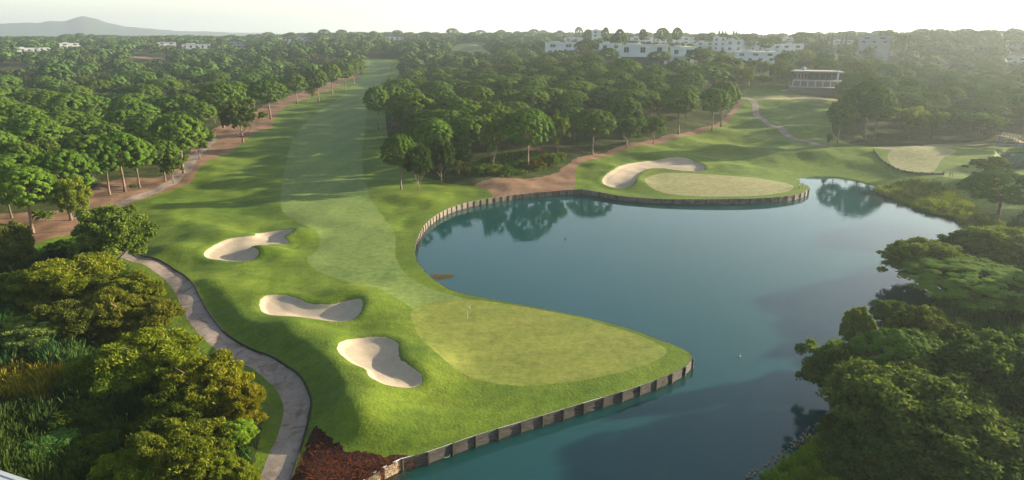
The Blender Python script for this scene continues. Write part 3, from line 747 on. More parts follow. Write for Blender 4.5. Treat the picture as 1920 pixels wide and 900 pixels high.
def broad_crown(seed, n_leaf, size, W=10.0, H=10.0, nl=16, sub=9, elong=1.5, base=0.25, up=0.0, spread=1.0, jit=0.8, ballr=0.5):
    rng = np.random.default_rng(seed); cz = H * (base + (1 - base) / 2); hz = H * (1 - base) / 2; lob = []
    g = math.pi * (3 - math.sqrt(5))
    for i in range(nl):
        zz = 1 - 2 * (i + 0.5) / nl; r_ = math.sqrt(1 - zz * zz); th = i * g + rng.normal() * 0.35; s = rng.uniform(0.42, 0.80) * spread
        lob.append((W / 2 * r_ * math.cos(th) * s, W / 2 * r_ * math.sin(th) * s, cz + hz * zz * s * 0.95))
    lob.append((0, 0, cz)); lob = np.array(lob); lr = rng.uniform(0.17, 0.27, len(lob)) * W
    idx = np.repeat(np.arange(len(lob)), sub); d = unit(len(idx), rng); d[:, 2] = np.where(d[:, 2] < -0.3, -d[:, 2], d[:, 2])
    cc = lob[idx] + d * lr[idx][:, None] * rng.uniform(0.7, 1.12, len(idx))[:, None] * np.array([1, 1, 0.85]); cc[:, 2] = np.minimum(cc[:, 2], H)
    rad = lr[idx] * rng.uniform(0.24, 0.46, len(idx)); lt = rng.uniform(0.1, 0.9, len(lob))
    ct = np.clip(lt[idx] * 0.5 + rng.uniform(0, 0.5, len(idx)), 0, 1)
    per = np.maximum(1, (n_leaf / len(cc) * (rad / rad.mean()) ** 1.7)).astype(int)
    return clusters_to_cards(cc, rad, per, size, elong, rng, 0.85, jit, up, ct, ballr)

def cypress_crown(seed, n, size, W=2.6, H=12.0):
    rng = np.random.default_rng(seed); t = rng.random(n); th = rng.uniform(0, 6.28, n); prof = np.sin(np.clip(t * 1.02 + 0.06, 0, 1) * math.pi) ** 0.6 * (1 - 0.45 * t)
    r_ = W / 2 * prof * (0.85 + 0.2 * rng.random(n)); d = np.column_stack([np.cos(th), np.sin(th), 0.35 * np.ones(n)]); C = np.column_stack([r_ * np.cos(th), r_ * np.sin(th), 0.4 + t * (H - 0.6)])
    Nn = d + 0.4 * rng.normal(size=(n, 3)); Nn /= np.linalg.norm(Nn, axis=1)[:, None]; return leaf_cards(C, Nn, size, 2.2, rng, rng.random(n), 0.6)

EXT = {}
def crown_mesh(name, data, mat):
    V, F, t = data; me = np_mesh(name, V, F, [mat], False, {'tint': t})
    EXT[me.name] = ((np.percentile(V[:, 0], 99.5) - np.percentile(V[:, 0], .5) + np.percentile(V[:, 1], 99.5) - np.percentile(V[:, 1], .5)) / 2, np.percentile(V[:, 2], 99.7))
    return me

def pine_trunk(seed, H=16.0):
    rng = random.Random(seed); b = MB(); lean = (rng.uniform(-.8, .8), rng.uniform(-.8, .8)); top = H * 0.62; pts = []
    for k in range(7):
        t = k / 6; pts.append((lean[0] * t * t + 0.15 * math.sin(3 * t + seed), lean[1] * t * t, top * t))
    b.tube(pts, [0.36 - 0.17 * k / 6 + (0.12 if k == 0 else 0) for k in range(7)], 8)
    for k in range(7):
        a = k * 2 * math.pi / 7 + rng.uniform(-.4, .4); s = pts[5] if k % 2 else pts[4]; L = rng.uniform(3.2, 5.6)
        b.tube([s, (s[0] + math.cos(a) * L * .45, s[1] + math.sin(a) * L * .45, s[2] + 1.3), (s[0] + math.cos(a) * L, s[1] + math.sin(a) * L, s[2] + rng.uniform(2.4, 4.2))], [0.13, 0.09, 0.04], 5)
    return b.mesh('pine_trunk', M['bark'], True)
def broad_trunk(seed, H=10.0, r=0.22):
    rng = random.Random(seed); b = MB(); pts = [(0.1 * math.sin(k + seed), 0.1 * math.cos(k * 1.3 + seed), H * 0.62 * k / 5) for k in range(6)]
    b.tube(pts, [r * (1 - 0.12 * k) for k in range(6)], 7)
    for k in range(8):
        a = k * 2.4 + rng.uniform(-.4, .4); s = pts[1 + k % 4]; L = H * rng.uniform(0.22, 0.36)
        b.tube([s, (s[0] + math.cos(a) * L * .5, s[1] + math.sin(a) * L * .5, s[2] + L * .5), (s[0] + math.cos(a) * L, s[1] + math.sin(a) * L, s[2] + L * rng.uniform(.8, 1.2))], [r * .45, r * .3, r * .1], 5)
    return b.mesh('tree_trunk', M['bark'], True)

PINE_HI = [crown_mesh('pine_crown', pine_crown(s, 36000, 0.26, ncl=190), M['pine']) for s in (1, 2, 3)]
PINE_MD = [crown_mesh('pine_crown', pine_crown(s, 13000, 0.42, ncl=150), M['pine']) for s in (11, 12, 13, 14)]
PINE_TR = [pine_trunk(s) for s in (1, 2, 3, 4)]
BR_HI = [crown_mesh('leaf_crown', broad_crown(s, 16000, 0.27), M['leaf']) for s in (21, 22, 23)]
BR_MD = [crown_mesh('leaf_crown', broad_crown(s, 4500, 0.48, nl=13, sub=6), M['leaf']) for s in (24, 25, 26)]
BR_TR = [broad_trunk(s) for s in (1, 2, 3)]
CYP = crown_mesh('cypress_crown', cypress_crown(5, 1500, 0.5), M['leaf'])

TREES = []          # (x, y, radius) of every tree set so far
def tree(name, crown, trunk, x, y, W, H, W0, H0, col, label, cat, group, rz=None, sink=0.15, z=None):
    z = gz(x, y) if z is None else z
    W0, H0 = EXT.get(crown.name, (W0, H0))
    rt = empty(name, (x, y, z - sink), random.uniform(0, 6.28) if rz is None else rz); rt.scale = (W / W0, W / W0, H / H0)
    if trunk is not None: link('trunk', trunk, rt)
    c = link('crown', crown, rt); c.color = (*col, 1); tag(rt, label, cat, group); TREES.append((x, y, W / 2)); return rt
def jit(c, a=0.15):
    f = random.uniform(1 - a, 1 + a); return (c[0] * f * random.uniform(.92, 1.12), c[1] * f, c[2] * f * random.uniform(.85, 1.15))
def pine(x, y, W, H, label, group='umbrella pines', col=(1, 1, 1)):
    d = math.hypot(x, y); k = random.randrange(12)
    return tree('umbrella_pine', PINE_HI[k % 3] if d < 260 else PINE_MD[k % 4], PINE_TR[k % 4], x, y, W, H, 15.0, 16.0, jit(col), label, 'pine tree', group)
def broad(x, y, W, H, label, group='broadleaf trees', col=(1, 1, 1), name='broadleaf_tree', cat='tree'):
    d = math.hypot(x, y); k = random.randrange(12)
    return tree(name, BR_HI[k % 3] if d < 230 else BR_MD[k % 3], BR_TR[k % 3], x, y, W, H, 10.0, 10.0, jit(col, .2), label, cat, group)
#@@PART2
# ------------------------------------------------------------------ placing by what the picture shows
def depth(x, y, z): return y * cp - (z - CAMH) * sp
def by_top(px, top, w, H):
    q = solve(px, top, H, terrain_fast)
    if q is None: return None
    x, y = q; z = gz(x, y); return x, y, w * depth(x, y, z + H * .7) / FPX, H
def by_base(px, base, top, w):
    x, y = solve(px, base, 0, terrain_fast); z = gz(x, y); d = math.hypot(x, y)
    H = CAMH + ray(px, top)[2] * (d - w * 0.1 * d / FPX) - z
    return x, y, w * depth(x, y, z + H * .7) / FPX, H
def terrain_fast(x, y):
    z = base_z(x, y); dn = ldist(x, y, natural, 40)
    return np.where(dn < 22, z * sstep(0, 22, dn) + (WZ + .2) * (1 - sstep(0, 22, dn)), z)

# (px, top, width px, base px or None, height or None, label)
PINES = [
 (62, 312, 120, 437, 'umbrella pine with dense round crown and pale trunk, front row, nearest the bottom left shrubs'),
 (132, 280, 108, 411, 'umbrella pine with broad crown just behind and right of the nearest left pine'),
 (22, 300, 70, 408, 'umbrella pine with leaning thin trunk at the left edge of the picture'),
 (206, 262, 70, 368, 'umbrella pine leftmost of the trio standing beside the pale sandy path'),
 (236, 248, 95, 362, 'umbrella pine in the middle of the trio by the pale sandy path'),
 (262, 258, 75, 352, 'umbrella pine rightmost of the trio by the pale sandy path'),
 (310, 262, 66, 340, 'umbrella pine on the litter right of the trio near the pale sandy path'),
 (345, 214, 95, 325, 'tall rounded pine above the upper end of the pale sandy path'),
 (420, 155, 78, 240, 'umbrella pine with dark flat crown left of the lone fairway edge pine'),
 (507, 150, 72, 224, 'lone umbrella pine with long bare trunk at the left fairway edge'),
 (557, 138, 46, 194, 'small umbrella pine second in the row along the left fairway edge'),
 (598, 130, 40, 191, 'thin umbrella pine on the grass third in the left fairway row'),
 (623, 119, 42, 178, 'umbrella pine fourth in the row along the left fairway edge'),
 (648, 117, 40, 170, 'umbrella pine fifth in the row at the narrow part of the fairway'),
 (664, 110, 36, 160, 'last umbrella pine of the row where the fairway narrows'),
 (709, 162, 52, 243, 'slim umbrella pine on the right fairway edge, left of its twin'),
 (737, 158, 58, 238, 'umbrella pine close right of the slim fairway edge pine'),
 (772, 174, 94, 262, 'broad umbrella pine crown at the left end of the middle wood'),
 (783, 202, 70, 268, 'umbrella pine with pale forked trunk below the broadest crown'),
 (752, 252, 66, 356, 'umbrella pine with tall dark trunk standing nearest fairway and lake'),
 (815, 222, 78, 318, 'dark umbrella pine above the brown bank behind the lakeside trees'),
 (990, 208, 90, 318, 'big umbrella pine with bare trunk at the middle wood front by the brown bank'),
 (1110, 205, 80, 291, 'umbrella pine with leaning bare trunk above the brown bank'),
 (1272, 160, 75, 252, 'umbrella pine with straight trunk near the right end of the middle wood'),
 (1335, 165, 56, 247, 'umbrella pine at the right end of the middle wood beside the soil bank'),
 (1352, 152, 60, 237, 'umbrella pine behind the last pine of the middle wood'),
 (1570, 186, 50, 268, 'umbrella pine with thin trunk at the left end of the right hand wood'),
 (1637, 172, 66, 265, 'umbrella pine with tall bare trunk on the brown slope of the right hand wood'),
 (1620, 152, 84, 258, 'wide umbrella pine behind the tall bare trunked one on the right')]
PINES_TOP = [  # hidden bases
 (30, 262, 80, 16), (78, 230, 112, 16), (20, 200, 70, 15), (120, 205, 90, 15), (185, 150, 58, 15), (140, 160, 60, 14), (255, 132, 60, 14), (305, 148, 66, 15), (345, 130, 60, 14), (200, 232, 80, 15),
 (275, 212, 84, 16), (160, 255, 90, 15), (300, 178, 80, 15), (250, 175, 76, 15), (390, 128, 66, 14), (465, 140, 60, 15), (480, 128, 55, 14), (525, 112, 50, 14), (560, 104, 48, 14), (370, 190, 70, 15), (330, 235, 70, 15), (60, 165, 60, 14), (10, 160, 60, 14),
 (880, 212, 84, 17), (926, 196, 80, 17), (842, 204, 80, 17), (795, 222, 60, 16), (851, 178, 62, 16), (950, 166, 60, 16), (1035, 163, 88, 16), (1080, 150, 96, 16), (1185, 148, 56, 16), (1075, 168, 60, 16), (850, 148, 82, 15), (905, 137, 76, 15), (962, 145, 72, 15), (880, 158, 70, 15), (770, 130, 44, 15), (840, 125, 52, 14), (858, 113, 46, 14), (912, 128, 70, 14), (946, 95, 44, 15), (1072, 111, 58, 15), (1028, 117, 56, 15), (1102, 76, 44, 16), (1141, 88, 42, 15), (1184, 124, 56, 15), (1228, 125, 56, 15), (1237, 95, 48, 12), (1000, 105, 50, 14), (1010, 140, 80, 15), (1130, 130, 62, 15), (1150, 168, 62, 15), (1230, 150, 60, 15),
 (1290, 158, 56, 16), (1320, 124, 92, 15), (1312, 90, 50, 14), (1362, 104, 64, 14), (1345, 116, 70, 14), (1380, 125, 50, 14), (1474, 98, 40, 14), (1665, 118, 66, 15), (1655, 142, 58, 15), (1732, 132, 52, 15), (1725, 146, 52, 15), (1786, 134, 56, 15), (1812, 155, 72, 16), (1780, 162, 60, 15), (1860, 176, 64, 15), (1892, 150, 62, 15), (1908, 174, 60, 15), (1590, 150, 40, 14), (1700, 160, 60, 15), (1750, 172, 60, 15), (1840, 148, 60, 15), (1690, 130, 60, 14)]
for px, top, w, base, lb in PINES:
    x, y, W, H = by_base(px, base, top, w); pine(x, y, W, H, lb, 'pines standing out at the wood edges', (1, 1, 1))
ROWN = {'left': 'umbrella pine crown in the front canopy of the left pine wood', 'mid': 'umbrella pine crown in the canopy of the middle pine wood', 'right': 'hazy umbrella pine crown in the right hand wood beyond the lake'}
for px, top, w, H in PINES_TOP:
    q = by_top(px, top, w, H)
    if q is None: continue
    zone = 'left' if px < 680 else 'mid' if px < 1420 else 'right'
    pine(*q, ROWN[zone], {'left': 'left wood canopy pines', 'mid': 'middle wood canopy pines', 'right': 'right wood canopy pines'}[zone])
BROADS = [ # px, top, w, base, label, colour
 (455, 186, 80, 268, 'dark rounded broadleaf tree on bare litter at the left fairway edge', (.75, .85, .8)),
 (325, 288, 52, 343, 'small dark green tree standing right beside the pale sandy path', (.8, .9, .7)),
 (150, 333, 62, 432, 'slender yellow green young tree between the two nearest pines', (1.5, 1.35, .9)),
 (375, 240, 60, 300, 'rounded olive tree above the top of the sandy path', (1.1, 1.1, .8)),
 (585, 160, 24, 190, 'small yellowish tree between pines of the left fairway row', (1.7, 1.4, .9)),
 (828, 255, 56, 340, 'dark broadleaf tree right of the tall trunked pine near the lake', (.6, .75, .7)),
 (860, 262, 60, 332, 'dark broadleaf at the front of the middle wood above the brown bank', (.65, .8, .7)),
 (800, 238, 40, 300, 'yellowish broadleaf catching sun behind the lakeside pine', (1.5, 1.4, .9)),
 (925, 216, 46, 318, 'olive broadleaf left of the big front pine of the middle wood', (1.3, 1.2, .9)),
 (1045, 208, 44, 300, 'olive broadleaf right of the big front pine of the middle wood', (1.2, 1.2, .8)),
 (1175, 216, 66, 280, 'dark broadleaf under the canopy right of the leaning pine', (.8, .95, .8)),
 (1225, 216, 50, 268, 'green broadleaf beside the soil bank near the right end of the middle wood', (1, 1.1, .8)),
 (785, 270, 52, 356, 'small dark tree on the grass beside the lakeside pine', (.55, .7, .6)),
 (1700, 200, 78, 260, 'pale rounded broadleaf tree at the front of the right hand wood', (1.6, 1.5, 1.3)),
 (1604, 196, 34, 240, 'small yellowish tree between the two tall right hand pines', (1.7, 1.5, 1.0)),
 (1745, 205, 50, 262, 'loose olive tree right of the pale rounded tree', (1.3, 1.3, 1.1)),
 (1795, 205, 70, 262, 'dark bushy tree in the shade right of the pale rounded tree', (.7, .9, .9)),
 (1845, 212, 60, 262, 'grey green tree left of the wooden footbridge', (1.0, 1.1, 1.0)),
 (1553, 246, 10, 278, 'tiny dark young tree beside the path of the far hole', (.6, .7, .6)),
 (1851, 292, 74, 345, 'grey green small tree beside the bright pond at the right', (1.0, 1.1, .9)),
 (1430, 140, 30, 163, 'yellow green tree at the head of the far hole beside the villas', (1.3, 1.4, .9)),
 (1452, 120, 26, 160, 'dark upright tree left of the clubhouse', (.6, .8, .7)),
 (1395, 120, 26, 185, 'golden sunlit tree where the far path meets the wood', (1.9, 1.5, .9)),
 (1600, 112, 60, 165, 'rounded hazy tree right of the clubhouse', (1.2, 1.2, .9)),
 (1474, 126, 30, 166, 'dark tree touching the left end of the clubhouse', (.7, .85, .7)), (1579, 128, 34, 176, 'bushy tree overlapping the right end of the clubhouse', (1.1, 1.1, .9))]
for px, top, w, base, lb, c in BROADS:
    x, y, W, H = by_base(px, base, top, w); broad(x, y, W, H, lb, 'single broadleaf trees', c)

SKYP = [(1001, 51, 22), (1018, 54, 20), (1050, 53, 18), (1085, 53, 14), (1103, 52, 20), (1136, 53, 14), (1163, 52, 18), (1206, 54, 14), (1243, 53, 24), (1270, 52, 20),
 (1313, 63, 18), (1335, 62, 18), (1408, 67, 20), (1438, 70, 26), (1618, 60, 16), (1730, 55, 30), (1777, 65, 26), (1812, 62, 22), (1850, 64, 24), (1873, 63, 22), (1903, 66, 26), (1640, 70, 24), (1760, 68, 24), (1715, 64, 24),
 (848, 56, 22), (545, 55, 22), (582, 53, 20), (607, 55, 20), (503, 61, 20), (470, 64, 20), (130, 66, 28), (150, 65, 18), (172, 66, 14), (195, 68, 26), (228, 70, 18), (100, 70, 22), (640, 57, 20), (700, 58, 18), (745, 57, 20), (770, 57, 18), (800, 58, 20), (900, 58, 20), (940, 56, 20), (970, 55, 20)]
def skyline_pine(px, top, w):
    dd = 620 if 1100 < px < 1450 else 760 if px > 1450 else 1150
    best = None; d = ray(px, top)
    for D in np.arange(dd, dd * 1.6, 10):
        H = CAMH + d[2] * D - float(terrain_fast(np.array([d[0] * D]), np.array([d[1] * D]))[0])
        if best is None or abs(H - 15) < abs(best[1] - 15): best = (D, H)
    D, H = best; W = w * D / FPX
    side = 'the left skyline' if px < 700 else 'the skyline behind the middle wood' if px < 1100 else 'the skyline behind the white villas' if px < 1480 else 'the hazy right skyline'
    pine(d[0] * D, d[1] * D, W, min(max(H, 9), 24), 'rounded pine crown standing up on ' + side, 'pines on ' + side)
for t in SKYP: skyline_pine(*t)
# small round bushes on the litter near the trio
for px, py, s, lb in ((258, 322, 2.2, 'small round green bush beside the trio of pines, the farther one'), (250, 357, 2.6, 'small round green bush beside the trio of pines, the nearer one'), (80, 419, 5.0, 'low bright green bush right of the nearest pine trunk')):
    x, y = solve(px, py, 0, terrain_fast); tree('bush', BR_MD[0], None, x, y, s, s * .75, 10, 10, (.8, 1.1, .6), lb, 'bush', None, sink=s * .1)

for k in range(26):
    px = 846 + k * 8.2 + random.uniform(-5, 5); py = 334 - abs(px - 900) * .10 - random.uniform(0, 12) - (px > 980) * 6; x, y = solve(px, py, 0, terrain_fast); w = random.uniform(2.4, 5.0)
    tree('bush', BR_MD[k % 3], None, x, y, w, w * random.uniform(.6, 1.0), 10, 10, random.choice([(1.6, 1.4, .8), (1.1, 1.2, .8), (2.0, 1.5, .9), (.8, 1.0, .8), (2.2, 1.2, .7)]), 'low bush in the ragged fringe between middle pine wood and brown bank', 'bush', 'bushes fringing the middle pine wood', sink=w * .1)

# --- foreground, right ----------------------------------------------------------
OAK = [crown_mesh('oak_crown', broad_crown(s, 60000, 0.26, W=10, H=10, nl=22, sub=14, elong=1.5, base=0.12, up=0.12, spread=1.1, ballr=0.5), M['oak']) for s in (31, 32, 33)]
OAK_TR = broad_trunk(9, 10, 0.3)
FGR = [ # px, top, w, H, label, kind, colour
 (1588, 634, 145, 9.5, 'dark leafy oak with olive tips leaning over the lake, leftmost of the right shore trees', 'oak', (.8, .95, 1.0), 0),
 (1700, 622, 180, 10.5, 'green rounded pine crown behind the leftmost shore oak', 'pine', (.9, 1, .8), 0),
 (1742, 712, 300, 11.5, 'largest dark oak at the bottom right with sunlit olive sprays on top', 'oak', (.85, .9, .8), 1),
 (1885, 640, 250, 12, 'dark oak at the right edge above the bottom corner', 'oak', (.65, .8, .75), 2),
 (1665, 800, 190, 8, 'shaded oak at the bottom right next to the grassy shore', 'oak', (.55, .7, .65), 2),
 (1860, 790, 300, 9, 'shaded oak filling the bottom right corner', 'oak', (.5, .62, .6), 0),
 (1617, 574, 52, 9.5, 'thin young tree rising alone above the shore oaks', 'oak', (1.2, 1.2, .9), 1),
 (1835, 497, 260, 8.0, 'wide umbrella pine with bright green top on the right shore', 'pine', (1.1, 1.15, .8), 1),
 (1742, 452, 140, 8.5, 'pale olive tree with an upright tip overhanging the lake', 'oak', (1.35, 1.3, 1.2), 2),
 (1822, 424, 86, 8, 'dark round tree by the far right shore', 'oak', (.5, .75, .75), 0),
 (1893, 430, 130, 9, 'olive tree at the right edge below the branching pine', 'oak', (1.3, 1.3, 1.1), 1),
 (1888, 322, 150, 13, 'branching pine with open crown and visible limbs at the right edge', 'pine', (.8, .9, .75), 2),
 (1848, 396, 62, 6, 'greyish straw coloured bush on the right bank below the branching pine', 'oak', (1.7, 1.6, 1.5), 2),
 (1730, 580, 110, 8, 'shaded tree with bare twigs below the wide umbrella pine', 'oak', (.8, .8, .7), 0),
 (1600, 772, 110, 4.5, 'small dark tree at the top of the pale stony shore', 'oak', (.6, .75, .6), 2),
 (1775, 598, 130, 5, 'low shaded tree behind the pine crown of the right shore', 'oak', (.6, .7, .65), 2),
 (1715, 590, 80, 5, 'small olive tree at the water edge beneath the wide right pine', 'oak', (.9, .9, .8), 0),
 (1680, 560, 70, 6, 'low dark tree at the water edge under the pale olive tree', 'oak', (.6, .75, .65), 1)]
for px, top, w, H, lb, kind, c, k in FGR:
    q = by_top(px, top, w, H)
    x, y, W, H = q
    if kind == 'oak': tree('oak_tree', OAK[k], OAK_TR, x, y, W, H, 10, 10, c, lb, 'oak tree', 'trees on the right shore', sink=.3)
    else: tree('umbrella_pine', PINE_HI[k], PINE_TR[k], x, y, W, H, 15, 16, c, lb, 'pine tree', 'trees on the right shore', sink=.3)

# --- foreground, left -----------------------------------------------------------
TAM = [crown_mesh('shrub_crown', broad_crown(s, 60000, 0.22, W=10, H=7, nl=16, sub=16, elong=3.0, base=0.0, up=0.5, spread=1.1, jit=.7, ballr=.45), M['shrub']) for s in (41, 42, 43)]
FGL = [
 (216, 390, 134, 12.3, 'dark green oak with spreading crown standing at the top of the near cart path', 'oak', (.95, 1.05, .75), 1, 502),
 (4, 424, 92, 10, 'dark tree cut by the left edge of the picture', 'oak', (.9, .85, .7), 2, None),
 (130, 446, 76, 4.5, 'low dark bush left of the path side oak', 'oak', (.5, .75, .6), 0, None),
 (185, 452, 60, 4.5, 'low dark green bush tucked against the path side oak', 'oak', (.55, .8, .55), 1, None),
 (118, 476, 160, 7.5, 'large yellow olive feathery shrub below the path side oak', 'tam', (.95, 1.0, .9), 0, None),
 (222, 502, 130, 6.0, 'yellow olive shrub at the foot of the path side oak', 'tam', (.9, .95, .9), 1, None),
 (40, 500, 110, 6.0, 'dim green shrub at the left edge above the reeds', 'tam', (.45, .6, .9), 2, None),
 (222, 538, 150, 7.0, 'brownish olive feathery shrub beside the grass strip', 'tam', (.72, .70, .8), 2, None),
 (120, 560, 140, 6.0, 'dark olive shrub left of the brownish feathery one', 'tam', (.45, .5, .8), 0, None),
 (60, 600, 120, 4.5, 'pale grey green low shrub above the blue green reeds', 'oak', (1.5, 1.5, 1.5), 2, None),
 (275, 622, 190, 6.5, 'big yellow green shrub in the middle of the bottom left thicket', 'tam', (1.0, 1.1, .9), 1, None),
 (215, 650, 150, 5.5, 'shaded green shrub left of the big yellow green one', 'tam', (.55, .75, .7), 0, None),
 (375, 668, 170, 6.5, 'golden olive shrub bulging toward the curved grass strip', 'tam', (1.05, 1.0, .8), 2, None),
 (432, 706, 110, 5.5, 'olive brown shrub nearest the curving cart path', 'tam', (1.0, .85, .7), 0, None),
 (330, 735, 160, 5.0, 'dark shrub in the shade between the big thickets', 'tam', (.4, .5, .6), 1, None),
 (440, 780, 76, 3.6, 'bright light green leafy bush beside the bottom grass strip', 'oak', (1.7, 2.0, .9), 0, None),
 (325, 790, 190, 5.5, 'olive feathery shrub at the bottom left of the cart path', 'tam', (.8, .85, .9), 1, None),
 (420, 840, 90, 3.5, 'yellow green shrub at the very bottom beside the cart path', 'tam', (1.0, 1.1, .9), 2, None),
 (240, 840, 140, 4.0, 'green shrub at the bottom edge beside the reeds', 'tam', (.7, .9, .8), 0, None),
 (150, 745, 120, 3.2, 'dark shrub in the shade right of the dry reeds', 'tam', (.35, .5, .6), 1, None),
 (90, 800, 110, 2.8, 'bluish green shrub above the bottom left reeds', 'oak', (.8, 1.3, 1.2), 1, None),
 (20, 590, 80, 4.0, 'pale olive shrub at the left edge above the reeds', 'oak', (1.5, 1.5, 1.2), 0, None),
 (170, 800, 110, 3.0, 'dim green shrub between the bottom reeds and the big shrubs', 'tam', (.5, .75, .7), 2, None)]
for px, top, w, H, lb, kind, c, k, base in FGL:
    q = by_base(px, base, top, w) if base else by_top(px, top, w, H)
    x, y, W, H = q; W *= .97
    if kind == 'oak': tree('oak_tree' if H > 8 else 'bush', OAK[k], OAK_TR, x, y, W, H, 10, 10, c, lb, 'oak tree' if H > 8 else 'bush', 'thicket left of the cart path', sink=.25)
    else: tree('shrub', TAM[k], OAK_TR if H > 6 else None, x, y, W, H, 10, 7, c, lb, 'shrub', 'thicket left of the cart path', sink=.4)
x, y = solve(178, 893, 0, terrain_fast)
tree('shrub', TAM[0], None, x, y, 1.2, 2.3, 10, 7, (2.2, 2.0, .6), 'single thin bright yellow sprig at the bottom left', 'shrub', None, sink=.1)

# reeds and low growth (nobody could count them)
def blades(name, label, P, n, h, w, cols, mat, lean=0.25, cat='reeds'):
    rng = np.random.default_rng(len(name) + n); x0, x1, y0, y1 = P[:, 0].min(), P[:, 0].max(), P[:, 1].min(), P[:, 1].max(); X = rng.uniform(x0, x1, n * 3); Y = rng.uniform(y0, y1, n * 3)
    edge = sdf(X, Y, P, 5); m = (edge < -1.2 * rng.random(len(X))) ; X, Y = X[m][:n], Y[m][:n]; n = len(X)
    z = terrain(X, Y); cl = np.sin(X * 1.5 + 1.7 * np.sin(Y * .8)) * np.sin(Y * 1.7 + 1.3 * np.sin(X * .6)); cl = cl + .5 * np.sin(X * .35 + 1) * np.sin(Y * .42); H = h * (1 + .55 * cl) * rng.uniform(.55, 1.2, n)
    a = rng.uniform(0, 6.28, n); dx, dy = np.cos(a) * w / 2, np.sin(a) * w / 2; lx, ly = rng.normal(size=n) * lean * H, rng.normal(size=n) * lean * H
    V = np.empty((n, 4, 3)); V[:, 0] = np.column_stack([X - dx, Y - dy, z - .1]); V[:, 1] = np.column_stack([X + dx, Y + dy, z - .1]); V[:, 2] = np.column_stack([X + lx + dx * .5, Y + ly + dy * .5, z + H]); V[:, 3] = np.column_stack([X + lx - dx * .4, Y + ly - dy * .4, z + H * .95])
    me = np_mesh(name, V.reshape(-1, 3), np.arange(n * 4).reshape(n, 4), [mat], False, {'tint': np.clip(.5 + .3 * cl + rng.normal(size=n) * .2, 0, 1)}); o = link(name, me); o.color = (*cols, 1)
    return tag(o, label, kind='stuff')
def PG(pts, z=-.6): return smooth_closed(U(pts, z), 4)
blades('reeds', 'blue green reeds in the shade at the left edge', PG([(-40, 640), (60, 630), (150, 655), (160, 700), (100, 705), (-40, 700)]), 16000, 2.0, .20, (.55, .7, .75), M['reed'])
blades('dry_reeds', 'orange brown dry reeds at the left edge', PG([(-40, 706), (40, 698), (125, 706), (140, 740), (60, 765), (-40, 765)]), 15000, 1.8, .17, (3.6, 1.7, .6), M['reed'])
blades('reeds', 'dark reeds between dry reeds and the shrubs', PG([(-40, 765), (80, 760), (140, 725), (250, 700), (300, 745), (280, 800), (120, 815), (-40, 815)]), 22000, 1.9, .20, (.6, .6, .55), M['reed'])
blades('reeds', 'olive green reeds in the bottom left corner', PG([(-60, 810), (120, 806), (230, 800), (260, 860), (200, 930), (60, 930), (-60, 900)]), 24000, 1.8, .19, (.75, .72, .5), M['reed'])
blades('plume_grass', 'tan plumed grass clump above the dry reeds', PG([(128, 668), (158, 662), (170, 690), (168, 716), (138, 716)]), 4000, 2.0, .08, (1.9, 1.5, 1.1), M['reed'])
blades('undergrowth', 'low green growth under the left thicket', PG([(60, 470), (220, 495), (300, 590), (400, 680), (470, 760), (450, 900), (200, 900), (-60, 760), (-60, 500)], -.6), 60000, .9, .16, (.8, 1.0, .7), M['reed'], .5)
blades('bank_reeds', 'straw coloured reeds along the right lake bank', PG([(1640, 352), (1690, 345), (1740, 350), (1800, 372), (1840, 400), (1830, 425), (1790, 404), (1740, 392), (1690, 374)], -.3), 24000, 1.2, .2, (3.2, 2.1, 1.3), M['reed'])
blades('bank_growth', 'yellow green low growth on the bottom right shore', PG([(1420, 895), (1455, 868), (1500, 835), (1530, 812), (1600, 780), (1700, 800), (1700, 940), (1420, 940)], -1), 45000, .55, .12, (3.6, 2.9, .7), M['reed'], .5)
blades('bank_growth', 'green scrub under the right shore trees', PG([(1600, 740), (1700, 620), (1770, 540), (1840, 450), (1960, 400), (2050, 600), (2000, 940), (1690, 940), (1640, 790)], -.5), 60000, 1.1, .2, (.9, 1.1, .8), M['reed'], .5)
blades('undergrowth', 'sunlit yellow green undergrowth at the front of the middle wood', smooth_closed(U([(840, 330), (870, 305), (960, 290), (1040, 290), (1060, 305), (1000, 322), (930, 333)])), 9000, 1.0, .3, (1.5, 1.4, .7), M['reed'], .5)
blades('mulch_twigs', 'dry reddish twigs scattered on the bark mulch', MULCH, 2600, .35, .05, (2.4, .4, .6), M['reed'], 1.6)

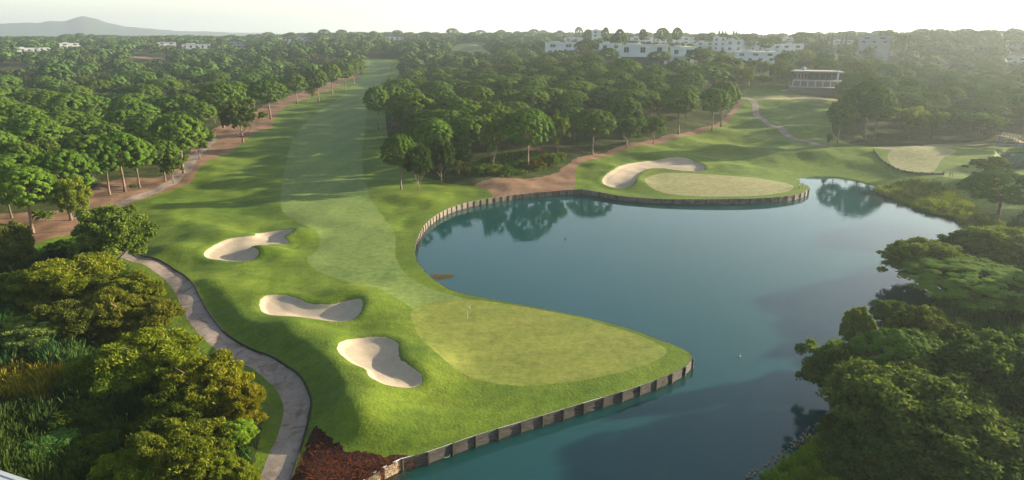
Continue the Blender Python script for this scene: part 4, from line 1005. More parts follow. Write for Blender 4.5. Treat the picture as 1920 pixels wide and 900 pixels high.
# ------------------------------------------------------------------ timber retaining walls
def inward(x, y, tx, ty):
    nx, ny = -ty, tx
    return (nx, ny) if sdf(np.array([x + nx * .6]), np.array([y + ny * .6]), LAKE, 5)[0] < sdf(np.array([x - nx * .6]), np.array([y - ny * .6]), LAKE, 5)[0] else (-nx, -ny)
def retaining_wall(P, label, step=3.0, mats=('dark_panel', 'post'), top=0.02):
    P = resample(P, step); root = empty('timber_retaining_wall', (P[0][0], P[0][1], WZ)); tag(root, label, 'retaining wall', 'timber walls holding up the lake banks'); o0 = Vector(root.location); rng = random.Random(len(P))
    for i in range(len(P)):
        a = P[max(0, i - 1)]; b = P[min(len(P) - 1, i + 1)]; t = (b - a) / (np.linalg.norm(b - a) + 1e-9); n = inward(*P[i], *t)
        zt = gz(P[i][0] - n[0] * .7, P[i][1] - n[1] * .7) + top + rng.uniform(-.03, .06)
        m = MB(); c = (P[i][0] + n[0] * .24 - o0.x, P[i][1] + n[1] * .24 - o0.y, (zt + WZ - .6) / 2 - o0.z + 0.0)
        m.box((c[0], c[1], (zt + WZ - .6) / 2 - o0.z), (.17, .2, zt - WZ + .6), math.atan2(t[1], t[0])); m.build('post', M[mats[1]], root)
        if i < len(P) - 1:
            q = P[i + 1]; tt = (q - P[i]) / np.linalg.norm(q - P[i]); nn = inward(*((P[i] + q) / 2), *tt); z2 = gz(q[0] - nn[0] * .7, q[1] - nn[1] * .7) + top; z1 = gz(P[i][0] - nn[0] * .7, P[i][1] - nn[1] * .7) + top; m = MB(); nb = 6; 
            for k in range(nb):
                f0, f1 = k / nb, (k + .93) / nb; off = .03 + rng.uniform(-.02, .03)
                za0, za1 = WZ - .4 + (z1 - WZ + .4) * f0, WZ - .4 + (z1 - WZ + .4) * f1; zb0, zb1 = WZ - .4 + (z2 - WZ + .4) * f0, WZ - .4 + (z2 - WZ + .4) * f1
                A = Vector((P[i][0] - o0.x, P[i][1] - o0.y, 0)); B = Vector((q[0] - o0.x, q[1] - o0.y, 0)); N1 = Vector((nn[0], nn[1], 0)) * off; N2 = Vector((nn[0], nn[1], 0)) * (off + .1)
                Z = lambda v, z: Vector((v.x, v.y, z - o0.z))
                m.quadlist([Z(A + N1, za0), Z(B + N1, zb0), Z(B + N2, zb0), Z(A + N2, za0), Z(A + N1, za1), Z(B + N1, zb1), Z(B + N2, zb1), Z(A + N2, za1)], [(0, 3, 2, 1), (4, 5, 6, 7), (0, 1, 5, 4), (1, 2, 6, 5), (2, 3, 7, 6), (3, 0, 4, 7)])
            m.build('plank_panel', M[mats[0]], root)
    return root
retaining_wall(sm(wallA), 'dark weathered timber wall along the near edge of the big green peninsula')
retaining_wall(sm(farA)[6:], 'timber wall on the far side of the big green peninsula', 4.5)
retaining_wall(sm(wallB), 'timber wall curving round the left end of the lake, sunlit tan at its bend', 2.4, ('timber', 'post'))
retaining_wall(sm(wallC), 'timber wall round the far green with a pale sunlit right end', 3.2, ('timber', 'post'))
retaining_wall(sm(bottomE)[-14:], 'low tan timber edge between bark mulch and lake at the bottom', 2.6, ('tan_timber', 'post'), .0)

# kerb along the right side of the near path
def kerb():
    P = PATHS[0][0]; t = np.gradient(P, axis=0); t /= np.linalg.norm(t, axis=1)[:, None]; nr = np.stack([-t[:, 1], t[:, 0]], 1)
    sel = [i for i in range(len(P)) if 26 < P[i][1] < 142]; m = MB()
    for a, b in zip(sel[:-1], sel[1:]):
        p = P[a] + nr[a] * 1.68; q = P[b] + nr[b] * 1.68; r0 = P[a] + nr[a] * 1.86; r1 = P[b] + nr[b] * 1.86
        zp, zq = gz(*p) - .1, gz(*q) - .1
        m.quadlist([(*p, zp), (*q, zq), (*r1, zq), (*r0, zp), (*p, zp + .34), (*q, zq + .34), (*r1, zq + .34), (*r0, zp + .34)], [(0, 3, 2, 1), (4, 5, 6, 7), (0, 1, 5, 4), (1, 2, 6, 5), (2, 3, 7, 6), (3, 0, 4, 7)])
    tag(m.build('timber_kerb', M['kerb']), 'low dark timber kerb along the right side of the near cart path', 'kerb')
kerb()

# retaining strip below the right hand green
def green3_wall():
    P = resample(smooth_open(U([(1636, 297), (1656, 309), (1690, 321), (1730, 329), (1766, 331)], 1.2)), 3.0); x0, y0 = P[0]; root = empty('timber_retaining_wall', (x0, y0, gz(x0, y0))); tag(root, 'low dark timber wall below the pale green on the right', 'retaining wall', 'timber walls holding up the lake banks')
    oz = root.location.z
    for i in range(len(P)):
        z = gz(*P[i]); m = MB(); m.box((P[i][0] - x0, P[i][1] - y0, z - oz + .2), (.28, .28, 1.3), 0); m.build('post', M['post'], root)
        if i < len(P) - 1:
            q = P[i + 1]; z2 = gz(*q); m = MB(); m.bar((P[i][0] - x0, P[i][1] - y0, z - oz + .15), (q[0] - x0, q[1] - y0, z2 - oz + .15), .14, 1.0); m.build('plank_panel', M['timber'], root)
green3_wall()

# ------------------------------------------------------------------ flagstick
def flagstick():
    x, y = U([(877, 598)], 0)[0]; z = gz(x, y); r = empty('golf_flagstick', (x, y, z)); tag(r, 'thin flagstick with small white flag standing on the big near green', 'flagstick')
    pm = surf('white_stick', (.75, .72, .6), .5); m = MB(); m.tube([(0, 0, -.05), (0, 0, 2.3)], [.03, .022], 8); m.build('pole', pm, r)
    f = MB(); n = 6
    vs = []; 
    for s in (0, .012):
        for i in range(n + 1):
            for zz in (1.72, 2.26): vs.append((.02 + i * .42 / n, .05 * math.sin(i * 1.1) + s, zz + .02 * math.sin(i)))
    b = 2 * (n + 1); fs = []
    for i in range(n): fs += [(2 * i, 2 * i + 2, 2 * i + 3, 2 * i + 1), (b + 2 * i, b + 2 * i + 1, b + 2 * i + 3, b + 2 * i + 2), (2 * i, b + 2 * i, b + 2 * i + 2, 2 * i + 2), (2 * i + 1, 2 * i + 3, b + 2 * i + 3, b + 2 * i + 1)]
    f.quadlist(vs, fs); f.build('flag', surf('white_flag', (.8, .78, .65), .7), r, True)
    c = MB(); c.tube([(0, 0, .004), (0, 0, .012)], [.08, .08], 16); c.build('cup', M['kerb'], r)
flagstick()

# ------------------------------------------------------------------ people
SKIN = surf('skin', (.45, .28, .2), .6); HAIR = surf('hair', (.04, .03, .02), .8)
def person(px, py, face, shirt, trousers, label, arm=0.35, pose='stand'):
    x, y = solve(px, py, 0, terrain_fast); z = gz(x, y)
    J = {'pelvis': (0, 0, .95), 'belly': (0, .01, 1.1), 'chest': (0, 0, 1.32), 'neck': (0, .01, 1.48), 'head0': (0, -.01, 1.58), 'head1': (0, -.015, 1.70),
         'hipL': (.10, 0, .90), 'kneeL': (.12, -.04, .50), 'ankL': (.13, .02, .09), 'toeL': (.15, -.16, .04), 'hipR': (-.10, 0, .90), 'kneeR': (-.12, -.01, .50), 'ankR': (-.13, .04, .09), 'toeR': (-.15, -.14, .04),
         'shL': (.17, 0, 1.40), 'elL': (.25, -.02, 1.12), 'wrL': (.24, -.02 - arm * .7, .95 + arm * .2), 'haL': (.22, -.08 - arm * .8, .92 + arm * .2), 'shR': (-.17, 0, 1.40), 'elR': (-.24, .02, 1.12), 'wrR': (-.25, -.10, .90), 'haR': (-.25, -.13, .82)}
    Rd = {'pelvis': .14, 'belly': .13, 'chest': .15, 'neck': .055, 'head0': .085, 'head1': .10, 'hipL': .095, 'kneeL': .062, 'ankL': .042, 'toeL': .035, 'hipR': .095, 'kneeR': .062, 'ankR': .042, 'toeR': .035, 'shL': .06, 'elL': .042, 'wrL': .03, 'haL': .038, 'shR': .06, 'elR': .042, 'wrR': .03, 'haR': .038}
    E = [('pelvis', 'belly'), ('belly', 'chest'), ('chest', 'neck'), ('neck', 'head0'), ('head0', 'head1'), ('pelvis', 'hipL'), ('hipL', 'kneeL'), ('kneeL', 'ankL'), ('ankL', 'toeL'), ('pelvis', 'hipR'), ('hipR', 'kneeR'), ('kneeR', 'ankR'), ('ankR', 'toeR'), ('chest', 'shL'), ('shL', 'elL'), ('elL', 'wrL'), ('wrL', 'haL'), ('chest', 'shR'), ('shR', 'elR'), ('elR', 'wrR'), ('wrR', 'haR')]
    ks = list(J); me = bpy.data.meshes.new('body'); me.from_pydata([J[k] for k in ks], [(ks.index(a), ks.index(b)) for a, b in E], [])
    o = bpy.data.objects.new('tmp_body', me); COL.objects.link(o); sk = o.modifiers.new('s', 'SKIN'); o.modifiers.new('u', 'SUBSURF').levels = 2
    for i, k in enumerate(ks): me.skin_vertices[0].data[i].radius = (Rd[k] * 1.15, Rd[k] * 1.15); me.skin_vertices[0].data[i].use_root = (k == 'pelvis')
    bpy.context.view_layer.update(); dg = bpy.context.evaluated_depsgraph_get(); bm_ = bpy.data.meshes.new_from_object(o.evaluated_get(dg)); bpy.data.objects.remove(o)
    bm_.materials.clear(); sm_ = surf('shirt', shirt, .85); tm = surf('trousers', trousers, .85)
    for m in (SKIN, sm_, tm, HAIR): bm_.materials.append(m)
    for p in bm_.polygons:
        c = p.center; arm_low = abs(c.x) > .20 and c.z < 1.13 and c.z > .7
        p.material_index = 3 if c.z < .09 else 0 if (c.z > 1.47 or arm_low) else 1 if c.z > .97 else 2
        p.use_smooth = True
    r = empty('person', (x, y, z), face); tag(r, label, 'person', 'people out on the far greens'); link('body', bm_, r)
    h = bmesh.new(); bmesh.ops.create_uvsphere(h, u_segments=14, v_segments=10, radius=.118); bmesh.ops.delete(h, geom=[v for v in h.verts if v.co.z < -.02 and v.co.y < .02], context='VERTS')
    for v in h.verts: v.co += Vector((0, .012, 1.70))
    hm = bpy.data.meshes.new('hair'); h.to_mesh(hm); h.free(); hm.materials.append(HAIR); link('hair', hm, r)
    return r
person(1768, 334, 2.0, (.05, .05, .06), (.05, .045, .04), 'person in dark clothes standing left of two others below the pale right green', .3)
person(1779.5, 337, 4.2, (.05, .06, .08), (.06, .06, .07), 'person in dark clothes close beside one in pale clothes on the right', .5)
person(1784, 337, 1.6, (.55, .55, .58), (.4, .4, .42), 'person in pale clothes rightmost of the three on the right', .2)
person(1498, 354, 1.0, (.5, .55, .55), (.04, .05, .09), 'person in pale top and dark trousers at the right tip of the far green', .6)
person(1504, 352, 4.5, (.42, .30, .27), (.3, .3, .3), 'person in reddish top beside the one at the tip of the far green', .3)

# ------------------------------------------------------------------ small things on and by the water
def water_bird(px, py, colr, label, s=1.0):
    x, y = U([(px, py)], WZ)[0]; r = empty('water_bird', (x, y, WZ), 1.0); tag(r, label, 'bird'); r.scale = (s, s, s); mt = surf('plumage', colr, .7)
    b = bmesh.new(); bmesh.ops.create_uvsphere(b, u_segments=16, v_segments=10, radius=.5)
    for v in b.verts:
        v.co = Vector((v.co.x * .62, v.co.y * .34, v.co.z * .30 + .08)) 
        if v.co.x < -.15: v.co.z += (-.15 - v.co.x) * .6; v.co.y *= .7
    me = bpy.data.meshes.new('body'); b.to_mesh(me); b.free(); me.materials.append(mt); me.polygons.foreach_set('use_smooth', [True] * len(me.polygons)); link('body', me, r)
    n = MB(); n.tube([(.22, 0, .15), (.32, 0, .30), (.33, 0, .42), (.40, 0, .47), (.47, 0, .46)], [.07, .05, .05, .065, .02], 8); n.build('neck_and_head', mt, r, True)
    k = MB(); k.tube([(.46, 0, .455), (.56, 0, .44)], [.018, .006], 6); k.build('beak', surf('beak', (.5, .3, .05), .5), r)
water_bird(1387, 669, (.3, .32, .3), 'small pale bird floating in the middle of the lake', .8)
water_bird(1060, 449, (.05, .05, .05), 'small dark bird floating before the far timber wall')
water_bird(1866, 419, (.04, .04, .04), 'small dark bird on the water near the right bank') if False else None
def pond_frame():
    x, y = U([(838, 857)], WZ)[0]; r = empty('metal_frame', (x, y, WZ), .4); tag(r, 'small pale green frame of two slanting bars in the water by the wall', 'metal frame'); mt = surf('pale_green_paint', (.45, .6, .42), .6)
    for sx in (-.28, .28):
        m = MB(); m.tube([(sx, 0, -.2), (sx + .18, .25, .75)], [.055, .055], 8); m.build('bar', mt, r)
    m = MB(); m.box((0, -.02, .02), (.62, .16, .06), 0); m.build('foot_rail', mt, r)
pond_frame()
def weed():
    rng = np.random.default_rng(3); c = U([(829, 518)], WZ)[0]; n = 1600; a = rng.uniform(0, 6.28, n); q = np.sqrt(rng.random(n)); X = c[0] + 2.3 * q * np.cos(a); Y = c[1] + 1.3 * q * np.sin(a) * (1 + .4 * np.sin(3 * a)); C = np.column_stack([X, Y, np.full(n, WZ + .02) + rng.random(n) * .04])
    V, F, t = leaf_cards(C, np.array([0, 0, 1.]) + .15 * rng.normal(size=(n, 3)), .2, 1.3, rng, rng.random(n)); o = link('pond_weed', np_mesh('pond_weed', V, F, [M['reed']], False, {'tint': t})); o.color = (3.4, 1.35, 1.7, 1); tag(o, 'brown patch of floating weed off the left bank of the lake', kind='stuff')
weed()
def stones():
    rng = random.Random(5); P = smooth_open(U([(1405, 896), (1442, 866), (1492, 830), (1522, 804), (1562, 770)], WZ), 8); P = resample(P, .55)
    m = surf('shore_stone', (.30, .24, .17), .9); b = bmesh.new()
    for p in P:
        for _ in range(3):
            s = rng.uniform(.08, .24); mt = Matrix.Translation((p[0] + rng.uniform(-.3, .7), p[1] + rng.uniform(-.4, .4), WZ + .08 + rng.uniform(0, .15))) @ Matrix.Rotation(rng.uniform(0, 6), 4, 'Z') @ Matrix.Diagonal((s, s * .7, s * .55, 1)); bmesh.ops.create_icosphere(b, subdivisions=1, radius=1, matrix=mt)
    me = bpy.data.meshes.new('shore_stones'); b.to_mesh(me); b.free(); me.materials.append(m); tag(link('shore_stones', me), 'strip of pale stones along the bottom right water edge', kind='stuff')
stones()

# ------------------------------------------------------------------ footbridge, parasols, edge beam
def footbridge():
    d1 = ray(1873, 254); d2 = ray(1916, 268); a = np.array([d1[0] * 296, d1[1] * 296]); b = np.array([d2[0] * 282, d2[1] * 282]); za = CAMH + d1[2] * 296; zb = CAMH + d2[2] * 282
    r = empty('footbridge', (a[0], a[1], za)); tag(r, 'pinkish wooden footbridge with two railings at the right edge', 'footbridge'); L = np.linalg.norm(b - a); t = (b - a) / L; n = np.array([-t[1], t[0]]); mt = M['tan_timber']
    def P(s, o, h): return (t[0] * s + n[0] * o, t[1] * s + n[1] * o, h + (zb - za) * s / L + .5 * math.sin(math.pi * s / L))
    m = MB(); k = 16
    for i in range(k): m.bar(P(L * i / k, 0, 0), P(L * (i + .9) / k, 0, 0), 2.2, .14)
    m.build('deck', mt, r)
    for o in (-1.1, 1.1):
        m = MB()
        for h in (.55, 1.1):
            for i in range(8): m.bar(P(L * i / 8, o, h), P(L * (i + 1) / 8, o, h), .1, .16)
        for i in range(9): q = P(L * i / 8, o, .5); m.box(q, (.14, .14, 1.25), 0)
        m.build('railing', mt, r)
    for s in (.1, .9):
        m = MB(); q = P(L * s, 0, 0); m.box((q[0], q[1], q[2] - 1.1), (2.0, .3, 2.0), math.atan2(n[1], n[0])); m.build('pier', M['grey_wall'], r)
footbridge()
def edge_beam():
    a, b = U([(1866, 297), (1912, 296)], 1.6); r = empty('timber_edge', (a[0], a[1], 1.5)); tag(r, 'straight tan timber edge in front of the bright pond', 'timber edge'); m = MB(); m.bar((0, 0, -.1), (b[0] - a[0], b[1] - a[1], -.1), .3, 1.0); m.build('beam', M['tan_timber'], r)
    m = MB()
    for i in range(5): m.box(((b[0] - a[0]) * i / 4, (b[1] - a[1]) * i / 4 - .25, 0), (.2, .2, 1.6), 0)
    m.build('stakes', M['post'], r)
edge_beam()
def parasol(px, top, base, w, colr, label):
    x, y, W, H = by_base(px, base, top, w); z = gz(x, y); r = empty('parasol', (x, y, z)); tag(r, label, 'parasol'); m = MB(); m.tube([(0, 0, -.1), (0, 0, H)], [.05, .04], 8); m.build('pole', M['frame'], r)
    m = MB(); n = 8; vs = [(0, 0, H)] + [(W / 2 * math.cos(i * math.pi / 4), W / 2 * math.sin(i * math.pi / 4), H * .78) for i in range(n)] + [(0, 0, H - .08)] + [(W / 2 * math.cos(i * math.pi / 4), W / 2 * math.sin(i * math.pi / 4), H * .78 - .08) for i in range(n)]
    fs = [(0, 1 + i, 1 + (i + 1) % n) for i in range(n)] + [(9, 10 + (i + 1) % n, 10 + i) for i in range(n)] + [(1 + i, 10 + i, 10 + (i + 1) % n, 1 + (i + 1) % n) for i in range(n)]
    m.quadlist(vs, fs); m.build('canopy', surf('parasol_cloth', colr, .8), r)
parasol(1841, 237, 254, 14, (.75, .38, .3), 'pale red parasol among the right hand trees left of the footbridge')

# ------------------------------------------------------------------ buildings
HOUSES = []
def villa(pl, pr, yt, yb, dist, depth_, label, wall='white_wall', roof='roof_slab', floors=2, wins=(3, 2), cat='villa', grp='white villas among the pines', base=None, over=.35, balcony=False, yaw=0.0, ww=.34, wh=.5, chim=False):
    q0 = solve(pl * .5 + pr * .5, yb, 0, terrain_fast, 2600)
    if q0 is not None: dist = min(max(math.hypot(*q0), dist * .8), dist * 1.45)
    pc = (pl + pr) / 2; d = ray(pc, yt); az = math.atan2(d[0], d[1]); f0 = np.array([math.sin(az), math.cos(az)]) * dist
    zt = CAMH + ray(pc, yt)[2] * dist; zb = CAMH + ray(pc, yb)[2] * dist; W = (pr - pl) * depth(f0[0], f0[1], zt) / FPX; Hh = zt - zb; g = gz(*f0)
    r = empty('villa' if cat == 'villa' else 'building', (f0[0], f0[1], zb), -az + yaw); tag(r, label, cat, grp); r['_'] = 0; del r['_']
    b = MB(); low = min(0, g - zb) - 4
    b.box((0, depth_ / 2, (Hh + low) / 2), (W, depth_, Hh - low)); b.build('wall', M[wall], r)
    b = MB(); b.box((0, depth_ / 2, Hh + .17), (W + 2 * over, depth_ + 2 * over, .34)); b.box((-W * .2, depth_ * .55, Hh + .9), (W * .3, depth_ * .4, 1.1)); b.build('roof', M[roof], r)
    fh = Hh / floors
    for k in range(floors):
        nw = wins[min(k, len(wins) - 1)]
        for i in range(nw):
            cx = -W / 2 + W * (i + .5) / nw; w = W / nw * ww; h = fh * wh; cz = fh * (k + .5)
            fr = MB(); fr.box((cx, -.04, cz), (w, .08, h)); fo = fr.build('window', M['frame'], r)
            pn = MB(); pn.box((cx - w * .25, -.10, cz), (w * .44, .04, h * .9)); pn.box((cx + w * .25, -.10, cz), (w * .44, .04, h * .9)); pn.build('pane', M['glass'], fo)
    # a pair of windows on the sunny right side
    fr = MB(); fr.box((W / 2 + .04, depth_ * .5, Hh * .6), (.08, depth_ * .3, Hh * .3)); fo = fr.build('window', M['frame'], r); pn = MB(); pn.box((W / 2 + .1, depth_ * .5, Hh * .6), (.04, depth_ * .26, Hh * .26)); pn.build('pane', M['glass'], fo)
    if balcony:
        b = MB(); b.box((0, -1.3, fh - .15), (W * .9, 2.6, .22)); 
        for s in (-.44, 0, .44): b.box((W * s, -2.3, (fh - .3 + low) / 2), (.3, .3, fh - .3 - low))
        b.box((0, -2.5, fh + .45), (W * .9, .08, .9)); b.build('balcony', M[wall], r)
    if base:
        b = MB(); b.box((0, -.25, (base * Hh + low) / 2), (W * .86, .5, base * Hh - low)); b.build('ground_floor', M['dark_wall'], r)
    HOUSES.append((pl, pr, yt, yb, dist)); return r
V = villa
V(1160, 1252, 85, 119, 505, 14, 'long white villa with three tall dark windows above a dark ground floor', floors=2, wins=(0, 3), base=.36, ww=.3, wh=.62)
V(1124, 1166, 82, 104, 530, 12, 'white villa half hidden by the pine just left of the three window villa', wins=(2, 2))
V(1022, 1081, 80, 103, 540, 13, 'white villa with flat roof leftmost of the near villas', wins=(3, 2))
V(1258, 1302, 89, 122, 500, 12, 'white villa with balcony right of the three window villa', wins=(2, 2), balcony=True)
V(1182, 1225, 70, 82, 650, 12, 'small white villa behind the three window villa, left one', wins=(3, 2))
V(1228, 1250, 73, 84, 640, 10, 'small pale villa behind the three window villa, right one', wins=(2, 2))
V(1262, 1312, 70, 83, 660, 12, 'pale villa with low roof on the ridge above the balcony villa', wins=(3, 3))
V(1058, 1102, 71, 79, 700, 12, 'low white villa far behind the pines left of the ridge', wins=(3, 2), floors=1)
V(1110, 1136, 57, 70, 820, 12, 'white villa roof showing between round pines on the skyline', wins=(2, 2))
V(1305, 1340, 79, 93, 600, 12, 'white villa with a terrace left of the tallest white block', wins=(2, 2), balcony=True)
V(1338, 1362, 70, 95, 620, 13, 'tallest white block below the paired cypresses', wins=(2, 2), floors=3)
V(1362, 1393, 75, 97, 610, 12, 'white villa attached to the right of the tallest white block', wins=(2, 2))
V(1394, 1432, 78, 96, 600, 12, 'cream villa with small dark windows right of the yellow shrub', wins=(3, 2))
V(1432, 1466, 84, 101, 590, 12, 'white villa with open sunlit end wall, right of the cream villa', wins=(2, 2))
V(1466, 1506, 83, 101, 610, 12, 'rightmost white villa of the hilltop group', wins=(3, 2))
V(1380, 1455, 98, 116, 520, 12, 'long pale blue shaded villa in front of the hilltop group', wins=(4, 3))
V(1280, 1296, 88, 118, 515, 10, 'narrow white villa block beside the balcony villa', wins=(1, 1), floors=2)
V(1468, 1490, 71, 82, 720, 10, 'small pale block on top of the hill behind the rightmost villa', wins=(2, 1))
V(1560, 1604, 76, 87, 690, 12, 'hazy white villa on the right slope below the thin cypresses', wins=(3, 2))
V(1614, 1668, 68, 82, 700, 14, 'hazy blue grey roofed house on the right ridge', roof='blue_roof', wall='grey_wall', wins=(3, 2))
V(1648, 1672, 98, 103, 560, 8, 'low pale wall like building in the hazy right woods', floors=1, wins=(2,))
V(1892, 1925, 76, 96, 700, 12, 'hazy pale building at the right edge of the skyline', wins=(2, 2))
V(1885, 1925, 108, 120, 560, 10, 'faint pale house among the hazy right trees', wins=(3, 2))
V(28, 68, 90, 98, 900, 12, 'long low white house at the far left', floors=1, wins=(4,))
V(74, 93, 89, 96, 930, 10, 'small white house next to the long low one at the far left', floors=1, wins=(2,))
V(114, 147, 81, 91, 960, 12, 'white house under tall pines at the far left', wins=(2, 2))
V(296, 328, 79, 89, 980, 14, 'white house with red tiled roof in the left distance', roof='tile_roof', wins=(3, 2))
V(343, 394, 83, 92, 900, 12, 'long flat white roofed house in the left distance', floors=1, wins=(5,))
V(430, 462, 79, 90, 900, 12, 'grey blue house in the left distance', wall='grey_wall', roof='blue_roof', wins=(3, 3))
V(534, 577, 70, 78, 1100, 14, 'long pale house just under the left skyline', floors=1, wins=(4,))
V(722, 757, 69, 75, 1150, 14, 'blue roofed building beyond the end of the fairway', roof='blue_roof', wins=(4,), floors=1)
def clubhouse():
    dist = 452; pl, pr, yt, yb = 1487, 1571, 135, 162; pc = 1529; d = ray(pc, yt); az = math.atan2(d[0], d[1]); f = np.array([math.sin(az), math.cos(az)]) * dist; zt = CAMH + d[2] * dist; zb = CAMH + ray(pc, yb)[2] * dist
    W = 84 * depth(f[0], f[1], zt) / FPX; H = zt - zb; r = empty('clubhouse', (f[0], f[1], zb), -az); tag(r, 'clubhouse with flat white roof, dark upper glazing and small dome above the far hole', 'clubhouse')
    b = MB(); b.box((0, 9, H * .5 - 2), (W * .92, 12, H + 3.4)); b.build('wall', M['tan_wall'], r)
    b = MB(); b.box((W * .16, 2.3, H * .70), (W * .56, 1.6, H * .46)); b.build('upper_glazing', M['dark_wall'], r)
    for i in range(5):
        b = MB(); b.box((-W * .09 + i * W * .125, 1.42, H * .70), (W * .10, .1, H * .38)); b.build('pane', M['glass'], r)
    b = MB(); b.box((0, 6, H + .3), (W * 1.04, 17, .6)); b.build('roof', M['grey_wall'], r)
    b = MB(); b.box((W * .05, 0, H * .40), (W * 1.0, 5.2, .45)); b.build('terrace', M['roof_slab'], r)
    for i in range(7):
        b = MB(); b.box((-W * .44 + i * W * .155, -2.2, H * .2), (.5, .5, H * .40)); b.build('column', M['white_wall'], r)
    b = MB(); b.box((W * .47, -2.0, H * .55), (.9, .9, H * .98)); b.box((W * .52, -2.0, H + .2), (W * .10, 3, .9)); b.build('corner_frame', M['white_wall'], r)
    for i in range(4):
        b = MB(); b.box((-W * .40 + i * W * .07, 2.9, H * .68), (W * .035, .2, H * .3)); b.build('window', M['glass'], r)
    h = bmesh.new(); bmesh.ops.create_uvsphere(h, u_segments=20, v_segments=12, radius=W * .045)
    for v in h.verts: v.co += Vector((-W * .26, 8, H + 1.6))
    hm = bpy.data.meshes.new('dome'); h.to_mesh(hm); h.free(); hm.materials.append(M['blue_roof']); link('dome', hm, r)
    b = MB(); b.box((0, -6.5, -4), (W * 1.06, 1.0, 7.4)); b.build('terrace_wall', M['brown_wall'], r)
    b = MB(); b.box((0, -3.2, -.35), (W * 1.04, 6.4, .3)); b.build('terrace_floor', M['roof_slab'], r)
    HOUSES.append((1470, 1580, 125, 185, dist))
clubhouse()
def corner_roof():
    a, b = U([(-60, 861), (64, 903)], 2.6); t = (b - a); t /= np.linalg.norm(t); n = np.array([t[1], -t[0]])
    if np.dot(n, -a) < 0: n = -n
    r = empty('pump_house', (a[0], a[1], -1)); tag(r, 'pale flat roof corner of a small building cut off at the bottom left', 'shed'); L = np.linalg.norm(b - a) + 3
    rz = math.atan2(t[1], t[0]); c = t * L / 2 + n * 4
    m = MB(); m.box((c[0], c[1], 1.6), (L - .5, 7.4, 3.4), rz); m.build('wall', M['white_wall'], r)
    m = MB(); m.box((c[0], c[1], 3.5), (L, 8, .2), rz)
    for k in range(5): q = t * L / 2 + n * (.5 + k * 1.6); m.box((q[0], q[1], 3.63), (L - .2, .12, .08), rz)
    m.build('roof', surf('pale_sheet_roof', (.5, .52, .54), .5), r)
corner_roof()

# cypresses and palms on the skyline
def cyp(px, top, w, dist, lb, H=None):
    d = ray(px, top); x, y = d[0] * dist, d[1] * dist; z = gz(x, y); H = CAMH + d[2] * dist - z; W = w * dist / FPX
    tree('cypress_tree', CYP, BR_TR[0], x, y, W, max(H, 5), 2.6, 12, (.45, .6, .5), lb, 'cypress', 'cypresses on the skyline')
cl = 'dark narrow cypress on the right skyline above the white villas, '
for px, top, w, dd, lb in ((1349, 57, 7, 930, cl + 'leftmost of the left cluster'), (1355, 57, 7, 930, cl + 'second of the left cluster'), (1361, 58, 6, 930, cl + 'last of the left cluster'), (1376, 57, 6, 930, cl + 'tallest of the middle cluster'), (1381, 58, 6, 930, cl + 'second of the middle cluster'), (1386, 62, 6, 930, cl + 'shortest of the middle cluster'),
    (1529, 64, 4, 800, 'thin faint cypress left of the hazy villa on the right skyline'), (1536, 62, 4, 805, 'thin cypress second of four on the hazy right skyline'), (1554, 64, 4, 800, 'thin cypress third of four on the hazy right skyline'), (1562, 61, 4, 800, 'thin cypress tallest of four on the hazy right skyline'), (1580, 63, 4, 800, 'thin cypress left of a pair right of the hazy villa'), (1588, 62, 4, 800, 'thin cypress right of a pair right of the hazy villa'), (1652, 57, 7, 760, 'cypress rising behind the blue grey roofed house'), (1748, 53, 8, 900, 'tall narrow tree standing highest on the right skyline')):
    cyp(px, top, w, dd, lb)
def palm_mesh():
    rng = np.random.default_rng(8); C = []; Nn = []; 
    V = []; F = []
    for k in range(26):
        a = k * 2.4; e = rng.uniform(-.2, 1.0)
        for s in range(8):
            t0 = s / 8; L = 4.0
            for sd in (-1, 1):
                r0 = L * t0; z0 = 9 + math.sin(e) * r0 - 1.2 * t0 * t0 * 2; r1 = L * (t0 + .16); z1 = 9 + math.sin(e) * r1 - 1.2 * (t0 + .16) ** 2 * 2
                ca, sa = math.cos(a), math.sin(a); wd = .55 * (1 - t0 * .6) * sd; b = len(V)
                V += [(r0 * ca * math.cos(e), r0 * sa * math.cos(e), z0), (r1 * ca * math.cos(e), r1 * sa * math.cos(e), z1), (r1 * ca * math.cos(e) - sa * wd, r1 * sa * math.cos(e) + ca * wd, z1 - .35), (r0 * ca * math.cos(e) - sa * wd, r0 * sa * math.cos(e) + ca * wd, z0 - .35)]; F.append((b, b + 1, b + 2, b + 3))
    return np_mesh('palm_crown', V, F, [M['leaf']], False, {'tint': np.random.default_rng(1).random(len(F))})
PALM = palm_mesh(); pt = MB(); pt.tube([(0, 0, 0), (.2, 0, 4.5), (0, 0, 9)], [.35, .28, .24], 8); PALMT = pt.mesh('palm_trunk', M['bark'], True)
for px, top, w, dd, lb in ((1690, 57, 26, 700, 'hazy palm with arching fronds on the right skyline, the left one'), (1703, 59, 22, 690, 'hazy palm with arching fronds on the right skyline, the right one')):
    d = ray(px, top); x, y = d[0] * dd, d[1] * dd; z = gz(x, y); H = max(6, CAMH + d[2] * dd - z)
    tree('palm_tree', PALM, PALMT, x, y, w * dd / FPX, H, 8, 11, (.6, .7, .6), lb, 'palm tree', 'palms on the skyline')

